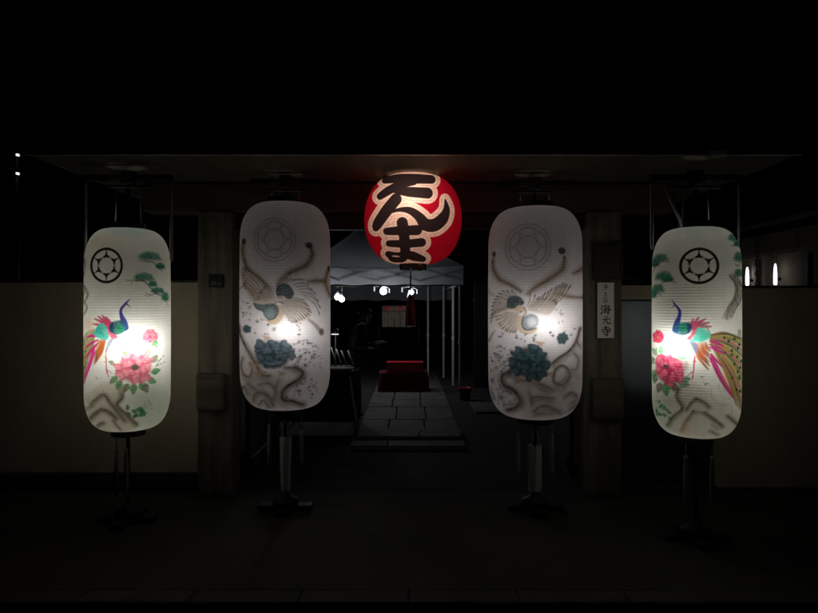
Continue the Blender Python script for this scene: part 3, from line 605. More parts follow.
def art_inner_right():
    c = Canvas(485, 205, 584, 421, 4, GREYP)
    A = T(485, 235, 5.57); D = T(485, 325, 6.45)
    emblem(c, 528.2, 250, 21.4, 22, (140, 134, 134), GREYP, True)
    DK = (70, 50, 42)
    for p, w in (([(52, 140), (52, 190), (88, 250), (150, 282), (205, 318)], [2.2, 3.6, 4.2, 3.8, 2.4]), ([(432, 140), (420, 200), (350, 255), (290, 292), (240, 330)], [2, 4.6, 5, 4.4, 2.4]), ([(545, 180), (520, 200), (480, 222)], [3, 4, 2]), ([(380, 330), (460, 345), (540, 350)], [2, 3, 2])):
        c.stroke(A(*p), [v*1.9 for v in w], (170, 146, 118), .6, 2.6, .3); c.stroke(A(*p), [v*.75 for v in w], (122, 94, 68), .8, 1.5, .45)
    for x, y, rx, ry in ((56, 110, 2.2, 3), (418, 104, 3.6, 3.4), (46, 150, .8, 1), (432, 138, 1, 1.2)): c.ell(*A((x, y))[0], rx, ry, DK, .85, .8)
    c.ell(583, 262, 1.6, 4, DK, .7, 1); c.ell(582, 297, 1.5, 4, DK, .6, 1); c.stroke(A((15, 290), (35, 325), (60, 335)), [1, 3, 1], (150, 132, 112), .5, 1.6)
    c.stroke(A((25, 590), (40, 560), (60, 530)), [3, 2, 1], (120, 98, 82), .7, 1.2)
    # left wing
    c.poly(A((200, 410), (130, 330), (70, 340), (35, 420), (60, 490), (130, 540), (180, 520)), (206, 186, 160), .55, 2, .4)
    fan(c, (185/5.57+485, 395/5.57+235, 125/5.57+485, 415/5.57+235), A((150, 312), (95, 310), (62, 345), (42, 390), (32, 440), (30, 490)), 1.4, (190, 162, 132), (96, 70, 54), .16, 14, .8)
    fan(c, (190/5.57+485, 430/5.57+235, 130/5.57+485, 430/5.57+235), A((175, 535), (140, 540), (110, 525), (82, 495), (62, 455)), 1.3, (196, 170, 142), (92, 66, 52), -.12, 12, .8)
    c.stroke(A((165, 395), (120, 400), (80, 430)), [1, 2, 1], (160, 134, 110), .6, 1)
    # right wing
    c.poly(A((235, 400), (300, 370), (400, 300), (455, 290), (400, 360), (350, 440), (290, 430)), (200, 178, 150), .55, 2, .4)
    fan(c, (235/5.57+485, 395/5.57+235, 345/5.57+485, 405/5.57+235), A((255, 330), (310, 345), (345, 315), (392, 288), (432, 270), (465, 285)), 1.35, (180, 152, 124), (88, 62, 48), .07, 16, .8)
    fan(c, (240/5.57+485, 415/5.57+235, 340/5.57+485, 440/5.57+235), A((290, 350), (340, 350), (390, 360), (395, 380)), 1.2, (200, 180, 156), (104, 80, 62), .05, 12, .6)
    # head and body
    c.poly(A((128, 380), (140, 350), (170, 340), (205, 350), (222, 380), (200, 398), (165, 410), (135, 405)), (70, 84, 86), .96, .5, .2)
    c.ell(*A((200, 412))[0], 4.6, 3.8, (208, 186, 158), .95, .7); c.ell(*A((205, 425))[0], .6, .6, (50, 40, 36), .9, .3); c.stroke(A((222, 400), (232, 430), (216, 448)), 1.2, (120, 92, 72), .8, .6)
    c.poly(A((180, 455), (205, 445), (218, 460), (212, 500), (235, 528), (290, 505), (280, 530), (240, 545), (200, 532), (178, 495)), (204, 184, 156), .96, .6, .15)
    c.poly(A((212, 462), (250, 438), (290, 450), (295, 490), (262, 518), (232, 520), (213, 500)), (128, 136, 140), .9, .7, .2); c.ell(*A((262, 478))[0], 4.5, 4.5, (214, 216, 216), .8, 2.5)
    c.stroke(A((218, 452), (210, 490), (232, 522), (282, 512)), [.8, 1.6, 1], (58, 58, 60), .85, .5)
    # sprigs and flowers
    for sx in (100, 175, 220, 280, 360, 435, 475): speckle(c, *A((sx-18, 535 if sx < 400 else 420))[0], *A((sx+18, 600))[0], 4, [(40, 40, 44), (66, 60, 60)], sx, .6)
    speckle(c, *A((375, 400))[0], *A((500, 520))[0], 9, [(150, 134, 124), (110, 96, 90)], 31, .55)
    flower(c, *A((420, 565))[0], 6, 5.4, (100, 128, 124), (78, 106, 104), (50, 74, 74), 2, 6, 8)
    for p, w, a in (([(600, 15), (570, 100), (525, 155), (470, 190), (425, 225)], 4, .95), ([(430, 330), (440, 270), (480, 240), (518, 262), (530, 310), (485, 358), (432, 335)], 2.8, .95), ([(455, 350), (500, 320), (515, 270)], 3, .5), ([(165, 288), (120, 312), (130, 368), (195, 398), (232, 455), (205, 505), (150, 532)], 6, 1.0),
                    ([(205, 340), (290, 330), (350, 350), (430, 385)], 4.5, .65), ([(300, 440), (345, 430), (430, 438)], 4.5, .7), ([(315, 525), (350, 495), (400, 490), (470, 530)], 5.5, .75), ([(280, 400), (300, 440), (300, 480)], 4.5, .55), ([(500, 440), (540, 410), (580, 440)], 4, .7), ([(540, 480), (580, 470)], 5, .6), ([(535, 520), (570, 500)], 4, .6), ([(560, 170), (590, 210), (575, 265), (540, 270)], 5, .5), ([(350, 380), (390, 400)], 5, .5), ([(330, 540), (420, 545)], 5, .4), ([(580, 100), (600, 130)], 5, .5)):
        shade(c, D(*p), w, (140, 122, 106), a, (58, 44, 38), (.6, .8))
    c.poly(D((240, 330), (420, 340), (560, 200), (620, 300), (600, 480), (430, 590), (260, 590), (230, 480)), (204, 188, 172), .35, 5, .25, ts=.2)
    for p in ([(150, 300), (130, 350), (190, 390)], [(220, 430), (240, 480), (190, 520)], [(290, 360), (360, 360), (420, 400)], [(310, 470), (360, 450), (430, 470)], [(320, 560), (400, 520), (480, 550)], [(440, 250), (500, 200), (560, 150)], [(520, 330), (560, 300), (590, 330)], [(500, 420), (550, 430), (590, 470)], [(520, 540), (560, 520), (590, 500)], [(440, 350), (480, 390), (530, 350)]):
        c.stroke(D(*p), [3, 5.5, 3], (148, 130, 114), .5, 3.2, .45)
    for x, y in ((220, 325), (325, 325), (405, 285), (190, 150), (350, 100), (380, 290)):
        q = D((x, y))[0]
        for an in (1.0, 2.1, 3.3, .1): leaf(c, q[0], q[1], 4.8, an, (212, 178, 150), .5, .85)
    c.ell(*D((200, 300))[0], 8, 5, (72, 60, 52), .5, 3)
    flower(c, *D((288, 220))[0], 20.5, 17, (98, 124, 128), (66, 92, 97), (40, 58, 64), 3, 10, 33, None)
    BL = [(98, 104, 126), (82, 90, 110), (120, 110, 112), (66, 66, 76), (150, 150, 160), (150, 120, 100)]
    speckle(c, *D((35, 120))[0], *D((160, 300))[0], 55, BL, 16, .55); speckle(c, *D((35, 380))[0], *D((215, 510))[0], 66, BL, 17, .55); speckle(c, *D((30, 270))[0], *D((110, 400))[0], 14, BL, 18, .5)
    return c
def art_red():
    c = Canvas(360, 170, 467, 268, 5, (176, 16, 38))
    A = T(350, 150, 4.715)
    st = [([(172, 150), (230, 146), (300, 148), (378, 150)], [30, 36, 38, 34]), ([(300, 160), (235, 178), (185, 203), (150, 225)], [30, 30, 32, 26]), ([(225, 203), (280, 208), (360, 213)], [22, 36, 40]), ([(205, 200), (250, 200)], [20, 24]),
          ([(222, 240), (180, 290), (140, 345), (130, 365)], [42, 42, 38, 26]), ([(185, 302), (235, 286), (285, 290), (325, 318), (352, 350), (392, 352), (428, 325), (446, 285), (440, 238)], [6, 14, 26, 34, 44, 46, 42, 26, 4]),
          ([(180, 380), (250, 376), (315, 374)], [26, 34, 36]), ([(190, 434), (260, 434), (335, 428)], [24, 30, 32]), ([(250, 342), (258, 400), (262, 470), (250, 500)], [40, 38, 36, 34]), ([(186, 484), (225, 488), (262, 484)], [26, 24, 24]), ([(190, 488), (206, 508), (245, 508)], [22, 26, 26]), ([(255, 478), (300, 492), (342, 506)], [30, 36, 24])]
    w = (slice(0, c.h), slice(0, c.w)); sd = np.full(c.X.shape, 1e9)
    for p, wd in st:
        q = crom(A(*p), 7); hw = np.interp(np.linspace(0, 1, len(q)), np.linspace(0, 1, len(wd)), wd)/2/4.715*1.25
        sd = np.minimum(sd, c.dist(w, q, hw))
    k = np.clip(.5-(sd-4.6)/.5, 0, 1); c.mix(w, k, (246, 206, 186), 1)
    r = random.Random(2); ys, xs = np.where((sd > 1.5) & (sd < 3.2)); 
    idx = RNG.permutation(len(xs)); used = []
    for i in idx:
        x, y = c.X[ys[i], xs[i]], c.Y[ys[i], xs[i]]
        if all((x-a)**2+(y-b)**2 > 2.1 for a, b in used):
            used.append((x, y)); an = r.uniform(0, 3.1); L = r.uniform(.15, .55)
            c.stroke([(x, y), (x+L*math.cos(an), y+L*math.sin(an))], .62, (40, 18, 18), .95, .25, n=1)
            if len(used) > 430: break
    k = np.clip(.5-sd/.4, 0, 1); c.mix(w, k, (44, 34, 34), 1)
    c.stroke(A((205, 492), (235, 493)), [1, 1.6, .8], (240, 196, 180), .9, .35)
    return c

# ------------------------------------------------------------------ lantern paper body
def grid_mesh(name, V, nu, nv, colors, wrap):
    n = nu*nv; me = bpy.data.meshes.new(name)
    I = np.arange(n).reshape(nv, nu)
    if wrap: J = np.roll(I, -1, axis=1); a, b, c_, d = I[:-1], J[:-1], J[1:], I[1:]
    else: a, b, c_, d = I[:-1, :-1], I[:-1, 1:], I[1:, 1:], I[1:, :-1]
    q = np.stack([a.ravel(), b.ravel(), c_.ravel(), d.ravel()], 1).astype(np.int32)
    me.vertices.add(n); me.vertices.foreach_set('co', V.astype(np.float32).ravel())
    me.loops.add(q.size); me.loops.foreach_set('vertex_index', q.ravel())
    me.polygons.add(len(q)); me.polygons.foreach_set('loop_start', np.arange(0, q.size, 4, dtype=np.int32))
    me.update(calc_edges=True); me.validate()
    at = me.color_attributes.new('paint', 'FLOAT_COLOR', 'POINT')
    rgba = np.ones((n, 4), np.float32); rgba[:, :3] = colors; at.data.foreach_set('color', rgba.ravel())
    me.polygons.foreach_set('use_smooth', np.ones(len(q), bool))
    return me
def lantern_body(name, R, H, canv, cxp, cyp, wp, hp, face, mat, parent, ribs, rin=.36, ch=.30, ball=False, nf=250, rows=560, rib_amp=.0006, ribtone=.08, eps=0.0):
    s_ = np.linspace(0, 1, 900)
    if ball:
        t = np.linspace(-1, 1, 2400)*math.asin(.985); z = np.sin(t); r = np.abs(np.cos(t))**.64
        z = z/z.max()*H/2; r = R*(r/r.max())
    else:
        cz = np.linspace(0, math.pi/2, 900); hc = H*ch*.62
        rt = R*rin+(R-R*rin)*np.cos(cz)**.74; zt = (H/2-hc)+hc*np.sin(cz)**.92
        mid = np.linspace(-(H/2-hc), H/2-hc, 900)
        bul = R*(1-.02*(mid/(H/2))**2)
        k = bul[-1]/R
        z = np.concatenate([-zt[::-1], mid[1:-1], zt]); r = np.concatenate([rt[::-1]*k, bul[1:-1], rt*k])
    L = np.concatenate([[0], np.cumsum(np.hypot(np.diff(z), np.diff(r)))]); u = np.linspace(0, L[-1], rows)
    z = np.interp(u, L, z); r = np.interp(u, L, r); ph = u/L[-1]*ribs
    sag = np.abs(np.sin(math.pi*ph)); r = r-rib_amp*sag
    tone = 1-ribtone*np.exp(-((ph-np.round(ph))/.13)**2)
    th = np.concatenate([np.linspace(-math.radians(100), math.radians(100), nf), np.linspace(math.radians(100), math.radians(260), 50)[1:-1]])
    TH, Z = np.meshgrid(th, z); RR = np.repeat(r[:, None], len(th), 1); TO = np.repeat(tone[:, None], len(th), 1)
    seam = 1-.05*np.exp(-(((TH*180/math.pi) % 24-12)/.7)**2); TO = TO*seam
    f = Vector((face[0], face[1], 0)).normalized(); sx, sy = -f.y, f.x   # f points at the street, s to its right
    px = cxp+RR*np.sin(TH)/R*wp/2; py = cyp-(Z*math.cos(eps)+RR*np.maximum(np.cos(TH), 0)*math.sin(eps))/H*hp
    colr = canv.sample(px.ravel(), py.ravel())
    back = np.clip((-np.cos(TH).ravel()-.12)/.3, 0, 1)[:, None]      # the back of the shade is left nearly plain
    if not ball: colr = colr*(1-back*.85)+np.array(s2l(PAPER))*back*.85
    colr = colr*TO.ravel()[:, None]
    V = np.stack([RR*(np.cos(TH)*f.x+np.sin(TH)*sx), RR*(np.cos(TH)*f.y+np.sin(TH)*sy), Z], -1).reshape(-1, 3)
    me = grid_mesh(name, V, len(th), rows, colr, True)
    return link_mesh(name, me, mat, parent)
def point(name, loc, power, col, radius, parent=None):
    l = bpy.data.lights.new(name, 'POINT'); l.energy = power; l.color = col; l.shadow_soft_size = radius
    o = bpy.data.objects.new(name, l); COL.objects.link(o); o.location = loc
    if parent: o.parent = parent
    return o
def tassel(parent, top, L, mat, r=.022, cord=.06):
    x, y, z = top
    m = MB(); m.tube([(x, y, z), (x, y, z-cord)], .004, 6)
    m.lathe([(.004, -cord+.004), (r*.7, -cord-.005), (r*.85, -cord-.02), (r*.6, -cord-.034), (r*.8, -cord-.05), (r, -cord-.10), (r*.95, -L*.6), (r*.9, -L*.85), (r*.45, -L), (.002, -L-.004)], (x, y, z), 10)
    return m.build('tassel', mat, parent)
def standing_lantern(label, grp, D, box, canv, bulbpx, power, col, mat, ribs, barY, rodEnd, sleeve, tass, barhalf, base_py, gr_stand, stand_label, rods=True, boff=.63):
    x0, y0, x1, y1 = box; cxp, cyp = (x0+x1)/2, (y0+y1)/2
    phi = math.atan((cxp-CX)/F); R = (x1-x0)/2*math.cos(phi)*D/F; H = (y1-y0)*D/F*.985
    c = P(cxp, cyp, D)
    t = thing('paper_lantern', label, 'lantern', (c.x, c.y, c.z), 0, grp)
    face = (-c.x, -c.y)
    lantern_body('paper_shade', R, H, canv, cxp, cyp, x1-x0, y1-y0, face, mat, t, ribs)
    rr = R*.36
    for zc, nm in ((H/2, 'top_ring'), (-H/2, 'bottom_ring')):
        zz = zc-.012 if zc > 0 else zc-.045
        MB().lathe([(rr+.012, zz), (rr+.012, zz+.057), (rr-.012, zz+.057), (rr-.012, zz)], (0, 0, 0), 32, False, True).build(nm, M['black'], t)
    MB().lathe([(rr-.013, -H/2+.0), (rr-.013, -H/2-.012), (.022, -H/2-.012), (.022, -H/2)], (0, 0, 0), 32, False, True).build('light_stop_disc', M['dark_wood'], t)  # disc added to close the bottom and stop bulb light leaking down
    for dx in tass:
        # tassels hang from the bottom ring on the street side
        a = dx*D/F; q = math.sqrt(max(0, rr*rr-a*a)) if abs(a) < rr else 0
        tassel(t, (a if abs(a) <= rr else math.copysign(rr, a), -q, -H/2-.04), .44, M['dull_cord'], .017, .09)
    b = P(*bulbpx, D); fv = Vector(face+(0,)).normalized() if False else Vector((face[0], face[1], 0)).normalized()
    off = Vector((b.x-c.x, 0, b.z-c.z))+fv*R*boff
    point('bulb_light', off, power, col, .035, t)
    # stand
    gz = -c.z
    s = thing('lantern_stand', stand_label, 'lantern stand', (c.x, c.y, 0), 0, gr_stand)
    bz = CAMZ-(barY-CY)*D/F
    MB().tube([(0, 0, .06), (0, 0, bz)], .013, 10).build('pole', M['iron'], s)
    m = MB(); m.box(-.21, .21, -.055, .055, 0.004, .05, .008); m.box(-.055, .055, -.21, .21, 0.004, .047, .008); m.lathe([(.10, .05), (.10, .085), (.045, .11), (.03, .15)], (0, 0, 0), 20)
    m.build('base', M['iron'], s)
    hb = barhalf*D/F
    m = MB(); m.box(-hb, hb, -.022, .022, bz-.022, bz+.022, .005); m.box(-.05, .05, -.03, .03, bz-.05, bz+.05, .008); m.box(-hb*.55, hb*.55, -.018, .018, bz-.075, bz-.055, .004)
    m.build('crossbar', M['dark_wood'], s)
    if rods:
        for sg in (-1, 1):
            zt = bz-.022; zb = CAMZ-(rodEnd-CY)*D/F
            MB().tube([(sg*(hb-.015), 0, zt), (sg*(hb-.015), 0, zt-.04), (sg*(hb-.015), 0, zb+.03), (sg*(hb-.015), 0, zb)], [.006, .013, .013, .006], 8).build('side_rod', M['steel'], s)
    for sg in (-1, 1):
        MB().tube([(sg*rr*.8, 0, bz-.06), (sg*rr*.9, 0, c.z+H/2+.045)], .004, 6).build('hanging_cord', M['dull_cord'], s)
    if sleeve:
        z1, z0, wpx = sleeve; zt = CAMZ-(z1-CY)*D/F; zb = max(.155, CAMZ-(z0-CY)*D/F); r0 = wpx/2*D/F
        prof = []
        m = MB(); seg = 28; n = 12; rings = []
        for i in range(n+1):
            f = i/n; rad = r0*(1-.28*f if wpx < 12.5 else 1-.06*f)
            rings.append([m.bm.verts.new(Vector((rad*(1+.10*math.sin(k/seg*2*math.pi*7+f*1.5))*math.cos(2*math.pi*k/seg), rad*(1+.10*math.sin(k/seg*2*math.pi*7+f*1.5))*math.sin(2*math.pi*k/seg), zt+(zb-zt)*f))) for k in range(seg)])
        for a, b2 in zip(rings, rings[1:]):
            for k in range(seg):
                fc = m.bm.faces.new((a[k], a[(k+1) % seg], b2[(k+1) % seg], b2[k])); fc.smooth = True
        m.build('pole_sleeve', M['sleeve'], s)
        m = MB(); 
        for sg in (-.5, .55): m.tube([(sg*r0, -r0*.6, zt), (sg*r0*.8, -r0*.5, zt+.06), (sg*.3*r0, -.015, zt+.13)], .005, 6)
        m.build('sleeve_cord', M['pale'], s)
    return t, s, c, R, H

OUTW = (1.0, 1.0, .94); INW = (1.0, .985, .985)
DL, DR, DI = 4.77, 4.40, 5.05
T1_, S1, cL, RL, HL = standing_lantern('white paper lantern left of the gate, painted with a peacock facing right', 'tall paper lanterns in front of the gate', DL, (84.5, 228, 172, 430), art_left(), (133, 343), 5.5, OUTW, M['paper'], 84, 178, 262, None, (-6, 4), 45, 522, 'lantern stands along the street', 'dark stand holding the leftmost lantern, its crossbar under the left roof corner')
T2_, S2, cIL, RI, HI = standing_lantern('white paper lantern left of the gateway, grey flower under a brown bird', 'tall paper lanterns in front of the gate', DI, (240, 202.5, 331, 409), art_inner_left(), (287, 328), 3.1, INW, M['paper_in'], 88, 182, 200, (436, 490, 12), (-17.5, 17.5), 36, 506, 'lantern stands along the street', 'stand with white wrapped pole narrowing downward, under the lantern with the grey flower', False, .6)
T3_, S3, cIR, _, _ = standing_lantern('white paper lantern beside the name board, teal flower below a brown bird', 'tall paper lanterns in front of the gate', DI, (487.5, 207, 582, 418), art_inner_right(), (541, 323), 3.5, INW, M['paper_in'], 90, 184, 200, (445, 502, 13.5), (-18, 16), 36, 508, 'lantern stands along the street', 'stand with straight white pole sleeve, under the lantern with the teal flower', False, .6)
T4_, S4, cR, RR_, HR = standing_lantern('white paper lantern right of the gate, painted with a peacock facing left', 'tall paper lanterns in front of the gate', DR, (650.5, 227, 741, 436.5), art_right(), (678, 345), 5.4, OUTW, M['paper'], 86, 178, 250, None, (-13, 12), 46, 546, 'lantern stands along the street', 'dark stand holding the rightmost lantern, with a pale cable at its crossbar')
# pale cable on the right lantern's stand
def locP(s, px, py, D, dy=0.0):
    q = P(px, py, D); return (q.x-s.location.x, dy, q.z)
MB().tube([locP(S4, 661, 182, DR, -.05), locP(S4, 665, 197, DR, -.06), locP(S4, 671, 210, DR, -.06), locP(S4, 677, 221, DR, -.05), locP(S4, 680, 228, DR, -.03)], [.006, .009, .011, .012, .006], 8).build('power_cable', M['pale'], S4)

# ------------------------------------------------------------------ red lantern
Dd = 5.2; cr = P(413, 219.7, Dd); Rr = 48.6*Dd/F; Hr = 89*Dd/F
t = thing('red_lantern', 'round red paper lantern with black brush letters hanging under the gate roof', 'lantern', (cr.x, cr.y, cr.z))
lantern_body('paper_shade', Rr, Hr, art_red(), 413, 219.7, 97.2, 89, (-cr.x, -cr.y), M['paper_red'], t, 44, ball=True, nf=300, rows=420, rib_amp=.0004, ribtone=.06, eps=math.atan(86.8/642))
rk = Rr*.37
MB().lathe([(rk+.01, -.01+Hr/2), (rk+.012, .05+Hr/2), (rk-.012, .05+Hr/2), (rk-.012, -.01+Hr/2)], (0, 0, 0), 36, False, True).build('top_ring', M['black'], t)
MB().lathe([(rk*.75, -.045-Hr/2), (rk*.75, .01-Hr/2), (rk*.68, .01-Hr/2), (rk*.68, -.045-Hr/2)], (0, 0, 0), 36, False, True).build('bottom_ring', M['black'], t)
m = MB(); zt = 2.655-cr.z
for sg in (-1, 1): m.tube([(sg*rk*.95, 0, Hr/2+.045), (sg*rk*.4, 0, (Hr/2+zt)/2+.03), (0, 0, zt)], .007, 8)
m.build('hanging_bail', M['iron'], t)
MB().box(.045, .068, -rk*.78-.012, -rk*.78+.012, -Hr/2-.06, -Hr/2-.008, .003).build('brass_tag', M['brass'], t)
m = MB(); m.tube([(-.02, -rk*.74, -Hr/2-.04), (-.02, -rk*.74, -Hr/2-.27)], .006, 8)
m.build('tassel_cord', M['black'], t)
m = MB(); zt0 = -Hr/2-.25
m.lathe([(.006, zt0), (.022, zt0-.01), (.026, zt0-.03), (.016, zt0-.042), (.03, zt0-.06), (.038, zt0-.12), (.042, zt0-.2), (.044, zt0-.245), (.002, zt0-.246)], (-.02, -rk*.74, 0), 14)
m.build('tassel', M['red_thread'], t)
point('bulb_light', Vector((-.012, -.225, .075)), 5.0, (1.0, .84, .74), .04, t)

# ------------------------------------------------------------------ gate
g = thing('temple_gate', 'wooden temple gate with two square pillars under a low tiled roof', 'gate', (0, 5.4, 0))
def gp(x0, x1, y0, y1, z0, z1): return (x0, x1, y0-5.4, y1-5.4, z0, z1)
pl = MB().box(*gp(-1.78, -1.49, 5.4, 5.69, .02, 2.40), .012).build('pillar', M['wood'], g)
MB().box(*gp(-1.775, -1.535, 5.33, 5.398, .73, 1.045), .028).build('block', M['wood_h'], pl)
pr = MB().box(*gp(1.50, 1.79, 5.4, 5.69, .02, 2.40), .012).build('pillar', M['wood'], g)
MB().box(*gp(1.53, 1.792, 5.33, 5.398, .65, 1.0), .03).build('block', M['wood_h'], pr)
for pp, xc in ((pl, -1.635), (pr, 1.645)):
    MB().box(*gp(xc-.19, xc+.19, 5.35, 5.74, 0.004, .02), .004).build('pillar_stone', M['stone'], pp)
MB().box(*gp(-2.25, 2.25, 5.42, 5.66, 2.402, 2.645), .01).build('lintel', M['wood_h'], g)
MB().box(*gp(-1.488, 1.498, 5.50, 5.60, 2.26, 2.40), .008).build('head_rail', M['dark_wood'], g)
# eave: boards, fascia and tiled roof
m = MB()
nb = 34; w = 5.30/nb
for i in range(nb):
    x = -2.62+i*w; m.box(*gp(x+.0008, x+w-.0008, 4.43, 6.65, 2.655, 2.679))
m.build('soffit', M['soffit'], g)
MB().box(*gp(-2.64, 2.70, 4.395, 4.427, 2.638, 2.70), .004).build('fascia', M['steel'], g)  # pale colour imitates an eave edge lit from below
for sg in (-1, 1):
    x = -2.645 if sg < 0 else 2.683
    MB().box(*gp(x, x+.022, 4.428, 6.66, 2.65, 2.72), .004).build('barge_board', M['wood_h'], g)
m = MB()
ridgeY, ridgeZ = 5.55, 3.25
for (ya, yb) in ((4.36, ridgeY), (6.74, ridgeY)):
    a0 = gp(0, 0, ya, yb, 0, 0)
    m.quad([(-2.72, a0[2], 2.70), (2.73, a0[2], 2.70), (2.73, a0[3], ridgeZ), (-2.72, a0[3], ridgeZ)])
    m.quad([(-2.72, a0[2], 2.66), (2.73, a0[2], 2.66), (2.73, a0[2], 2.70), (-2.72, a0[2], 2.70)])
    for i in range(26):
        x = -2.66+i*.214
        m.tube([(x, a0[2]-.005, 2.71), (x, (a0[2]+a0[3])/2, 2.985), (x, a0[3], ridgeZ+.01)], .045, 8)
m.quad([(-2.70, 4.40-5.4, 2.69), (-2.70, 6.70-5.4, 2.69), (-2.70, ridgeY-5.4, ridgeZ-.01)])
m.quad([(2.71, 4.40-5.4, 2.69), (2.71, 6.70-5.4, 2.69), (2.71, ridgeY-5.4, ridgeZ-.01)])
rf = m.build('roof', M['tile'], g)
m = MB(); m.box(-2.8, 2.8, .05, .25, 3.2, 3.42, .03); m.tube([(-2.84, .15, 3.45), (2.84, .15, 3.45)], .07, 10); m.build('ridge', M['tile'], rf)
# opened door leaves behind the pillars
for sg in (-1, 1):
    m = MB(); x = -1.44 if sg < 0 else 1.45
    m.box(*gp(x-.02, x+.02, 5.72, 7.05, .08, 2.24), .006)
    for zz in (.2, .85, 1.5, 2.1): m.box(*gp(x-.045 if sg > 0 else x+.021, x-.021 if sg > 0 else x+.045, 5.74, 7.03, zz-.05, zz+.05), .004)
    m.build('door_leaf', M['dark_wood'], g)

# boundary walls and the wicket door
wl = thing('plaster_wall', 'pale plaster wall left of the gate on a dark stone plinth', 'wall', (-4.3, 5.6, 0))
MB().box(-3.3, 2.515, -.0, .16, .152, 1.81, .004).build('wall_face', M['plaster_l'], wl)
MB().box(-3.3, 2.515, -.035, .19, .004, .15, .008).build('plinth', M['stone'], wl)
MB().box(-3.3, 2.515, -.02, .18, 1.812, 1.83, .003).build('coping', M['tile'], wl)
wr = thing('plaster_wall', 'grey plaster wall at the right edge, its top below two glowing lamps', 'wall', (4.6, 5.55, 0))
MB().box(-1.93, 3.4, 0, .16, .036, 1.76, .004).build('wall_face', M['plaster_r'], wr)
MB().box(-1.93, 3.4, -.03, .19, .004, .034, .008).build('plinth', M['stone'], wr)
MB().box(-1.93, 3.4, -.02, .18, 1.762, 1.78, .003).build('coping', M['tile'], wr)
wd = thing('wicket_door', 'dark grey side door ajar between right pillar and wall', 'door', (2.665, 5.60, 0))
MB().box(-.872, -.002, .0, .12, 1.66, 1.785, .004).build('transom', M['plaster_l'], wd)
rot = Matrix.Rotation(math.radians(-12.8), 3, 'Z')
m = MB(); m.box(-.80, -.01, .0, .04, .03, 1.652, .004)
bmesh.ops.rotate(m.bm, cent=(0, 0, 0), matrix=rot, verts=m.bm.verts)
m.build('door_panel', M['door'], wd)

# ------------------------------------------------------------------ painted boards
def board(name, label, cat, w, h, dep, loc, canv, base_mat, ringcol=None, nu=90, nv=300):
    t = thing(name, label, cat, loc)
    MB().box(-w/2, w/2, .0, dep, 0, h, .004).build('backing', base_mat, t)
    u, v = np.meshgrid(np.linspace(0, 1, nu), np.linspace(0, 1, nv))
    V = np.stack([(u-.5)*w*.97, np.full(u.shape, -.003), h*.985-(v*h*.97)], -1).reshape(-1, 3)
    colr = canv.sample((canv.x0+u*(canv.x1-canv.x0)).ravel(), (canv.y0+v*(canv.y1-canv.y0)).ravel())
    link_mesh('lettering', grid_mesh('lettering', V, nu, nv, colr, False), M['sign'], t)
    return t
def brush(c, strokes, ox, oy, sx, sy, col=(24, 22, 22), k=1.0):
    for pts, wd in strokes:
        c.stroke([(ox+x*sx, oy+y*sy) for x, y in pts], [v*k*(sx+sy)/2 for v in wd], col, .97, .12, n=5)
KAI = [([(.10, .12), (.20, .20)], [.10, .15]), ([(.05, .38), (.16, .46)], [.10, .14]), ([(.06, .92), (.16, .78), (.24, .60)], [.13, .11, .04]), ([(.50, .04), (.44, .16), (.33, .28)], [.12, .10, .04]), ([(.42, .19), (.65, .16), (.90, .14)], [.07, .08, .12]),
       ([(.45, .34), (.41, .55), (.37, .78)], [.10, .09, .08]), ([(.45, .36), (.65, .33), (.82, .31), (.80, .55), (.76, .86), (.66, .94)], [.06, .08, .13, .11, .12, .04]), ([(.37, .80), (.60, .77), (.84, .76)], [.08, .07, .09]), ([(.28, .58), (.60, .54), (.98, .52)], [.08, .07, .13]), ([(.60, .38), (.57, .55), (.54, .76)], [.11, .09, .10])]
GEN = [([(.30, .12), (.50, .10), (.68, .08)], [.10, .09, .13]), ([(.08, .40), (.50, .36), (.92, .34)], [.10, .09, .14]), ([(.42, .40), (.38, .62), (.26, .80), (.08, .94)], [.13, .11, .09, .03]), ([(.60, .38), (.58, .62), (.60, .82), (.76, .90), (.94, .86), (.96, .70)], [.12, .10, .12, .14, .13, .04])]
JI = [([(.24, .16), (.50, .14), (.76, .12)], [.09, .08, .12]), ([(.50, .00), (.50, .18), (.49, .34)], [.14, .11, .11]), ([(.06, .38), (.50, .35), (.95, .32)], [.10, .09, .15]), ([(.12, .58), (.50, .55), (.92, .53)], [.09, .08, .13]), ([(.66, .42), (.67, .65), (.65, .90), (.52, .96), (.44, .88)], [.13, .11, .14, .11, .03]), ([(.30, .68), (.38, .78), (.42, .82)], [.07, .12, .13])]
JO = [([(.10, .12), (.20, .20)], [.10, .14]), ([(.06, .38), (.16, .46)], [.10, .13]), ([(.06, .92), (.16, .78), (.24, .60)], [.12, .10, .04]), ([(.52, .04), (.44, .16), (.34, .26)], [.11, .09, .04]), ([(.48, .14), (.72, .12), (.62, .26)], [.07, .10, .06]), ([(.40, .32), (.62, .30), (.80, .28), (.78, .62)], [.07, .08, .11, .09]), ([(.28, .46), (.62, .44), (.96, .42)], [.07, .07, .11]), ([(.40, .62), (.78, .60)], [.07, .09]), ([(.60, .20), (.60, .60), (.58, .90), (.46, .94)], [.09, .09, .11, .04])]
DO = [([(.22, .40), (.50, .38), (.78, .36)], [.09, .08, .13]), ([(.50, .08), (.50, .45), (.49, .84)], [.14, .11, .11]), ([(.06, .88), (.50, .85), (.96, .83)], [.10, .09, .15])]
